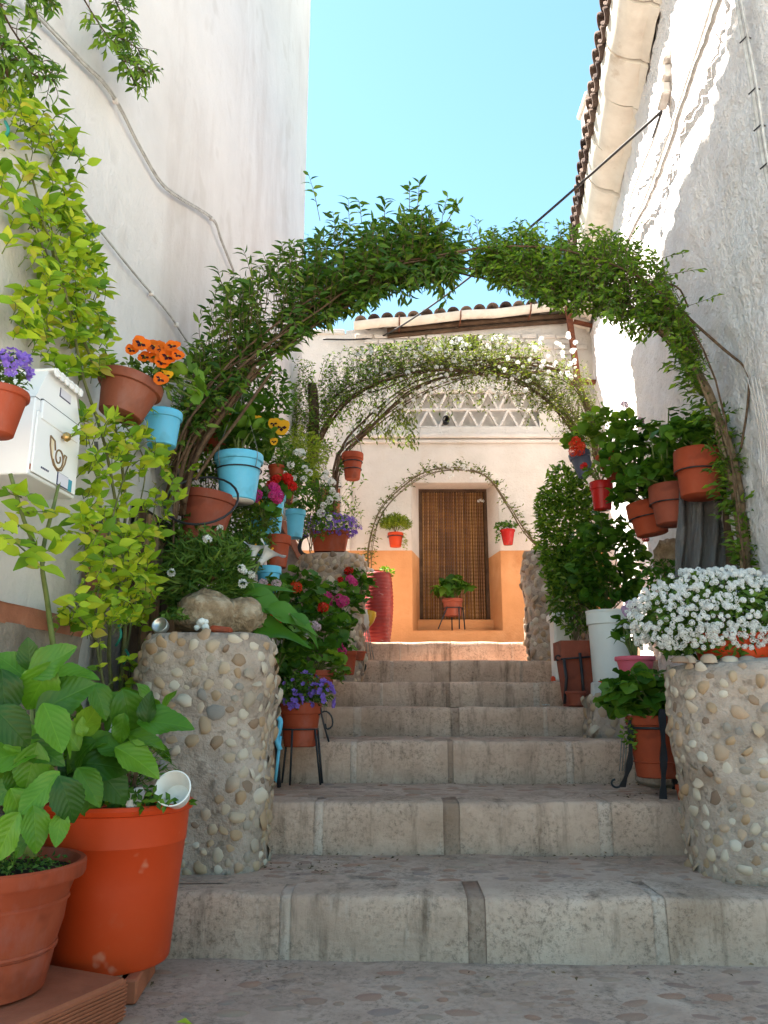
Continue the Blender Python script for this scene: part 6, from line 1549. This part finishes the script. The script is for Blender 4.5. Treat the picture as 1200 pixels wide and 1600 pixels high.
# terracotta planter with hedge, buckets
loc, r, h = place(899, 1003, 56, 82, 6.15); loc.z = .885; h = W(899, 1003, 6.15).z-.885
t = thing('planter_shrub', 'tall small-leaved evergreen shrub in a chalky square clay planter on the right', 'potted shrub', loc)
bm = MB()
v = [(sx*x_, sy*x_, z) for z, x_ in ((0, .095), (h*.72, .125), (h*.72, .142), (h, .142)) for sx, sy in ((-1, -1), (1, -1), (1, 1), (-1, 1))]
f = [(3,2,1,0)]+[(j*4+k, j*4+(k+1) % 4, j*4+4+(k+1) % 4, j*4+4+k) for j in range(3) for k in range(4)]; bm.add(v, f); bm.build('planter', M['darkclay'], t, False)
bm = MB(); bm.box((0, 0, h-.02), (.25, .25, .02)); bm.build('soil', M['soil'], t, False)
hc = W(893, 850, 6.2)-loc
mass(t, hc+Vector((-.0, .1, .12)), (.27, .23, .60), 3600, (.045, .075), 'lance', 'mid', None, .35, -.95, .5)
mass(t, hc+Vector((.04, .05, -.35)), (.25, .2, .42), 1900, (.04, .07), 'lance', 'dark', [([head_mesh('white', 0, 6, .6)], 5, .02, 'flower_head')], .3, -.9, .5, base=(0, 0, h-.03), stemn=14)
s_ = thing('plant_stand', 'black iron holder with curled ends around the square clay planter', 'plant stand', (loc.x, loc.y-.05, .885), world=True)
for px in (882, 907):
    bm = MB(); bm.tube([W(px-1, 1020 if px > 890 else 1030, 5.98), W(px+3, 1060, 5.98), W(px+6 if px > 890 else px, 1100, 5.98)], .011, 6); bm.build('leg', M['iron'], s_)
bm = MB(); bm.tube([W(876, 1030, 5.98), W(925, 1026, 5.98)], .007, 5); bm.tube([W(873, 1028, 5.98)+Vector((.018*math.cos(a)-.005, 0, .018*math.sin(a))) for a in [i*.45+.3 for i in range(11)]], .006, 5); bm.build('bar', M['iron'], s_)
loc, r, h = place(950, 955, 66, 110, 5.9); loc.z = .885; h = W(950, 955, 5.9).z-.885
t = thing('bucket', 'large white plastic bucket used as planter on the right of the steps', 'bucket', loc)
bm = MB(); bm.lathe([(r*.84, 0), (r*.86, .01), (r*.95, h*.84), (r*.955, h*.85), (r*1.03, h*.855), (r*1.03, h*.97), (r*1.05, h*.975), (r*1.05, h), (r*.98, h), (r*.97, h-.05)], 40); bm.build('bucket_body', M['whiteplastic'], t, True, None, 35)
bm = MB(); bm.lathe([(r*.96, h-.04), (.02, h-.03)], 20, 0, None, False, True); bm.build('soil', M['soil'], t)
bm = MB(); bm.tube([(r*.55+.026*math.cos(a), -r*.98, h*.20+.026*math.sin(a)) for a in [i*.4-.4 for i in range(12)]], .006, 5); bm.build('curled_hook', M['iron'], t)
gt = spill('geranium', 'tall dark geranium filling the white bucket beside the square planter', 'geranium', 950, 880, 5.85, (.30, .20, .38), 430, (.055, .095), 'ger', [('red', 1)], .04, inner=.4)
c = W(880, 1008, 6.75); t = thing('white_bin', 'narrow white plastic bin behind the square clay planter', 'bin', (c.x-.02, 6.75, 1.08)); hw = W(880, 960, 6.75).z-1.08
bm = MB(); bm.box((0, 0, hw/2), (.14, .2, hw), 0, None, .02); bm.box((0, 0, hw-.03), (.18, .24, .08), 0, None, .02); bm.build('bin_body', M['whiteplastic'], t, False)
bm = MB(); bm.lathe([(.018, 0), (.018, .012)], 12, 0, Matrix.Translation((-.01, -.10, hw*.12)) @ Matrix.Rotation(PI/2, 4, 'X'), True, True); bm.build('tap_hole', M['dark'], t)
for lab, px, py, w_, h_, Y, m in (('square clay block under the planter holder on the fifth step', 900, 1080, 34, 22, 5.9, 'darkclay'), ('bright orange half pot lying on the low pebble block', 952, 1064, 34, 34, 5.7, 'orangeplastic')):
    potted('flower_pot', lab, 'pot', px, py, w_, h_, Y, m)
o = MB().box((0, 0, 0), (.07, .06, .14), 0, Matrix.Rotation(.06, 3, 'Y'), .01).build('stone_block', M['potbase'], None, False); o.location = W(932, 1082, 5.66); tag(o, 'small pale stone block beside the orange half pot', 'stone')
o = link('stone_chip', dome(5, M['potbase'], 8, 3, 'stone_chip')); o.matrix_basis = fr(W(864, 1062, 6.5), (1, 0, 0), UP, (.03, .025, .03)); tag(o, 'reddish brick crumb on the step left of the square planter', 'stone'); o.data = o.data.copy(); o.data.materials[0] = M['orangeplastic']
# crumpled silver foil on the tread
bm = MB(); v = []; f = []
for j in range(5):
    for i in range(7): v.append((.05*(i/6-.5), .03*(j/4-.5), .012*R.random()+.006))
for j in range(4):
    for i in range(6): f.append((j*7+i, j*7+i+1, j*7+i+8, j*7+i+7))
o = bm.add(v, f).build('foil_scrap', M['tin'], None, False); c = W(851, 1102, 5.9); o.location = (c.x, 5.85, .888); tag(o, 'scrap of silver foil lying on the tread before the planter', 'litter')
# pink pot
loc, r, h = place(992, 1028, 62, 40, 4.75); loc.z = 1.055; h = W(992, 1026, 4.75).z-1.055
t = thing('potted_pelargonium', 'dark-leaved pelargonium with pink-purple flower in a bright pink pot', 'potted plant', loc); lathe_pot(t, M['pink'], r, h, .72, .22)
hm = dome_mats((-.02, 0, h+.13), (.13, .10, .15), 26, (.07, .11), .4, .8, -.5, .4); foliage(t, hm, 'ovate', L['ger'], 'foliage', 26); stems(t, (0, 0, h-.02), [q.translation for q in hm[:12]], .006, M['stemgreen'])
for px, py in ((987, 948), (981, 955), (992, 955)):
    p = W(px, py, 4.62); link('flower', pansy_mesh('lilac', px % 4), t, fr(p-loc, (0, .2, 1), (-.2, -1, .2), .045))
bm = MB(); p = W(986, 955, 4.64)-loc; bm.tube(spline([(0, 0, h), (p*.5)+Vector((0, 0, h*.5+.05)), p], 8), .005, 5); bm.build('flower_stalk', M['stemgreen'], t)
# three terracotta pots hanging on the right wall
gw = 'terracotta pots hung on the right wall'
for lab, px, py, w_, h_, Y in (('terracotta pot hung nearest the vine trunk, highest of three on the right wall', 1088, 706, 76, 74, 4.6), ('dark terracotta pot hung in the middle of three on the right wall', 1048, 760, 68, 62, 4.95), ('tilted terracotta pot hung furthest left and lowest of three on the right wall', 1016, 785, 62, 52, 5.3)):
    loc, r, h = place(px, py, w_, h_, Y); t = thing('hanging_pot', lab, 'hanging pot', loc, gw, rot=(0, (.05, 0, -.14)[(1088, 1048, 1016).index(px)], 0))
    lathe_pot(t, M['terracotta' if px != 1048 else 'darkclay'], r, h, .76, .46, .03, 34); ring(t, h*.53, r*.99, M['iron'], .0045)
    geranium(t, h, (.22, .15, .14), 115, (.055, .098), 'ger', c=(-.06, -.02, h+.07), lo=-.5, inner=.35)
t = spill('geranium', 'leafy geranium filling the wall between the hanging pots and the red pot', 'geranium', 1000, 708, 5.3, (.30, .18, .26), 270, (.055, .098), 'ger', [], inner=.3)
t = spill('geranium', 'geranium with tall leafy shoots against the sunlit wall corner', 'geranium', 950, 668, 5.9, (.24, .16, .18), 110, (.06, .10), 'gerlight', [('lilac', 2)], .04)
for px, py, bx, by in ((1046, 638, 1040, 700), (1028, 660, 1030, 700), (1010, 655, 1005, 700)):
    p = W(px, py, 4.9); b_ = W(bx, by, 4.95); tt = t
# loose shoots of that geranium
t = thing('geranium', 'upright geranium shoots rising above the hanging pots on the right', 'geranium', W(1045, 715, 4.9), world=True); bm = MB(); ms = []
for px, py, bx in ((1045, 640, 1042), (1030, 660, 1034), (1066, 668, 1056), (1092, 668, 1086), (1110, 690, 1095), (1015, 668, 1022), (1080, 650, 1075)):
    pp_ = spline([W(bx, 720, 4.85), W((px+bx)/2, (py+720)/2, 4.85), W(px, py, 4.82)], 8); bm.tube(pp_, .005, 5)
    for i in (3, 4, 5, 6, 7, 7):
        q = fr(pp_[i], rv()*Vector((1, 1, .2)), UP+Vector((0, -.4, 0))+rv(.3), U(.06, .095)); ms.append(q)
foliage(t, rebase(ms, t.location), 'round', L['ger'], 'foliage', 42); bm.build('stems', M['stemgreen'], t)
# red glazed pot, slate pot with red geranium, tilted terracotta saucer pot, clay spikes
t, r, h = potted('flower_pot', 'glossy red glazed pot hung among the geraniums on the right', 'pot', 939, 754, 36, 44, 5.6, 'redgloss', rim=.28, rb=.75)
geranium(t, h, (.12, .1, .1), 22, (.05, .08), 'gerlight', [('red', 1)], c=(-.02, 0, h+.05))
t, r, h = potted('potted_geranium', 'bright red geranium in a slate blue pot at the end of the middle arch', 'potted plant', 914, 706, 34, 40, 6.0, 'slate', rim=.25, tilt=(0, -.25, 0))
geranium(t, h, (.13, .1, .12), 34, (.06, .09), 'gerlight', c=(.04, 0, h+.08))
for px, py in ((905, 690), (912, 684), (918, 694), (903, 700), (914, 701)): link('flower_head', head_mesh('scarlet', px % 3), t, t.matrix_basis.inverted() @ Matrix.Translation(W(px, py, 5.8)-loc*0) if False else Matrix.Translation(Vector((0, 0, 0))) @ fr(W(px, py, 5.8)-t.location, rv(), (-.2, -1, .4), .042))
t, r, h = potted('flower_pot', 'tilted terracotta pot rim showing between the red geranium and the hanging pots', 'pot', 962, 706, 40, 46, 5.7, 'terracotta', tilt=(0, -.3, 0), rim=.2)
bm = MB(); bm.lathe([(.004, 0), (.024, .09), (.022, .10), (.001, .10)], 12); o = bm.build('clay_spike', M['potbase']); o.location = W(954, 745, 5.5); tag(o, 'pale clay cone stuck among the leaves above the red glazed pot', 'clay cone')
# plastic film sheet over the wall, board post behind the vine trunk
t = thing('plastic_sheet', 'wrinkled grey translucent plastic sheet hanging on the right wall behind the pots', 'plastic sheet', W(1108, 905, 4.75), world=True)
v = []; f = []; nu, nv = 22, 26
for j in range(nv+1):
    for i in range(nu+1):
        px = 1064+100*i/nu; py = 735+185*j/nv; p = W(px-12*math.sin(j/nv*1.2), py, 4.78)
        p += Vector((0, -.035*math.sin(i*1.1+.3*math.sin(j*.3))-.03*nz((i*.3, j*.12, 0), 1.0, 3), 0)); v.append(p)
for j in range(nv):
    for i in range(nu): a = j*(nu+1)+i; f.append((a, a+nu+1, a+nu+2, a+1))
n0 = len(v); v2 = [p+Vector((0, .004, 0)) for p in v]; MB().add(v, f).add(v2, [tuple(reversed(q)) for q in f]).build('film', M['film'], t)
bm = MB(); a_, b_ = W(1172, 690, 4.62), W(1188, 965, 4.5); d = a_-b_
o = MB().box((0, 0, 0), (.085, d.length, .03), 0, None, .005).build('board_post', M['wood'], None, False); o.matrix_basis = fr((a_+b_)/2, d, (0, -1, 0)); tag(o, 'grey weathered board standing behind the right vine trunk', 'board')
a_, b_ = W(1132, 740, 4.7), W(1146, 930, 4.62); d = a_-b_
o = MB().box((0, 0, 0), (.05, d.length, .03), 0, None, .005).build('board_post', M['darkwood'], None, False); o.matrix_basis = fr((a_+b_)/2, d, (0, -1, 0)); tag(o, 'dark wooden batten along the plastic sheet left of the vine trunk', 'board')
# brownish shrub remnants on the tread behind, rock against the wall
rock('brown rounded rock against the right wall left of the plastic sheet', 1050, 872, 60, 66, 5.6, 14, 'rock')
c = W(1035, 900, 5.2); t = thing('weed_bush', 'small dull green weed bush below the hanging pots on the right', 'plant', (c.x, c.y, c.z-.12)); mass(t, (0, 0, .12), (.17, .12, .12), 220, (.03, .06), 'ovateS', 'ger', None, .2, -.8, base=(0, 0, 0))

# ================================================================ CABLES
def cable(label, pts, r, m, clips=0, fn=WL, off=.02, n=40, wob=0.0):
    t = thing('cable', label, 'cable', fn(*pts[0], off), world=True); bm = MB()
    pp_ = spline([fn(px, py, off) for px, py in pts], n); pp_ = [p+rv(wob) if wob else p for p in pp_]; bm.tube(pp_, r, 6); bm.build('wire', m, t); return t, pp_
t, pp_ = cable('grey cable sagging diagonally across the upper left wall', [(40, 5), (55, 22), (130, 100), (165, 135), (190, 175), (215, 225), (250, 285), (280, 310), (332, 343), (345, 375), (365, 425)], .0058, M['cable'], off=.032)
bm = MB(); bm.tube([p+Vector((.005, -.009, .008)) for p in pp_], .004, 5); bm.build('wire', M['cable'], t)
for i in (14, 31): bb = MB(); bb.box((0, 0, 0), (.03, .022, .03), 0, None, .004); link('clip', bb.mesh('clip', M['plaster'], False), t, Matrix.Translation(pp_[i]-t.location))
t, pp_ = cable('thin straight grey cable lower on the left wall running to the arch', [(95, 262), (130, 325), (180, 390), (218, 437), (262, 488), (290, 530), (330, 590), (345, 640)], .006, M['cable'], off=.028)
for i in (19, 25): bb = MB(); bb.box((0, 0, 0), (.03, .022, .03), 0, None, .004); link('clip', bb.mesh('clip', M['plaster'], False), t, Matrix.Translation(pp_[i]-t.location))
t, pp_ = cable('thick whitewashed cable bundle running down the sunlit right wall', [(1130, -15), (1108, 50), (1085, 110), (1060, 185), (1035, 260), (1010, 320), (985, 370), (970, 430)], .017, M['cable'], fn=WR, off=.05, wob=.006)
bm = MB(); bm.tube(spline([WR(px, py, .055) for px, py in [(1118, -15), (1100, 45), (1072, 130), (1043, 215), (1016, 290), (990, 350)]], 40), .009, 5); bm.build('wire', M['cable'], t)
t, pp_ = cable('pair of pale cables left of the thick bundle on the right wall', [(1090, -15), (1096, 30), (1104, 44)], .006, M['cable'], fn=WR, off=.05)
bm = MB(); bm.tube(spline([WR(px, py, .045) for px, py in [(1034, 172), (1022, 215), (1000, 270), (985, 310), (972, 350)]], 20), .008, 5); bm.build('wire', M['cable'], t)
t, pp_ = cable('tied pale cable bundle running down the shaded right wall edge', [(1148, -15), (1160, 50), (1172, 115), (1180, 165), (1190, 235), (1202, 290), (1215, 340)], .011, M['cable'], fn=WR, off=.05)
bm = MB(); bm.tube(spline([WR(px+7, py, .06) for px, py in [(1148, -15), (1160, 50), (1172, 115), (1180, 165), (1190, 235), (1202, 290)]], 30), .007, 5); bm.build('wire', M['cable'], t)
for i in (8, 17, 23, 29): 
    bm = MB(); c = pp_[i]; bm.tube([c+Vector((-.025, 0, -.01)), c+Vector((0, -.03, .006)), c+Vector((.03, -.01, .012))], .004, 5); bm.build('tie', M['blackcable'], t)
a0 = WR(1034, 174, .06)
t = thing('overhead_cable', 'black cable slung from the right wall across the sky to the upper house', 'cable', a0, world=True); bm = MB()
end = W(604, 522, 10.3)
bm.tube(spline([a0, a0.lerp(end, .33)+Vector((0, 0, -.10)), a0.lerp(end, .66)+Vector((0, 0, -.12)), end, W(560, 530, 10.32), W(505, 530, 10.32)], 50), .013, 6); bm.build('wire', M['blackcable'], t)
bm = MB(); bm.tube(spline([a0, WR(1028, 192, .06), WR(1020, 215, .05)], 6), .010, 5); bm.build('wire_tail', M['blackcable'], t)
# dry bare twigs hanging at the right wall edge
t = thing('dry_twigs', 'bare pale twigs hanging beside the right vine trunk', 'twigs', WR(1195, 720, .1), world=True); bm = MB()
for k in range(4): bm.tube(spline([WR(1168+6*k, 590, .1), WR(1180+5*k, 640, .1), WR(1188+6*k, 690+8*k, .08), WR(1192+4*k, 760, .1)], 12), .003, 4)
bm.build('twigs', M['potbase'], t)
# dead leaves and crumbs gathered along the treads
t = thing('leaf_litter', 'dry brown leaf crumbs gathered along the step corners', 'leaf litter', (0, 4, .45), kind='stuff', world=True); ms = []
for (Y, z, x0_, x1_, n) in ((3.95, .224, -.4, 1.15, 70), (4.90, .453, -.5, 1.7, 90), (5.70, .692, -.3, 1.35, 50), (3.06, .010, -.9, 1.8, 50), (4.30, .453, 1.0, 1.7, 40), (3.7, .224, -.5, -.2, 40)):
    for k in range(n): ms.append(fr(Vector((U(x0_, x1_), Y-abs(R.gauss(0, .10)), z+U(.004, .010))), rv()*Vector((1, 1, .1)), UP+rv(.5), U(.008, .024)))
o = foliage(t, rebase(ms, t.location), 'ovateS', mat('dry_leaf', [(0, (.06,.035,.02)), (1, (.22,.14,.07))], .9, 20, 30, 0, .001, .1, per_piece=True), 'litter', stuff=True)
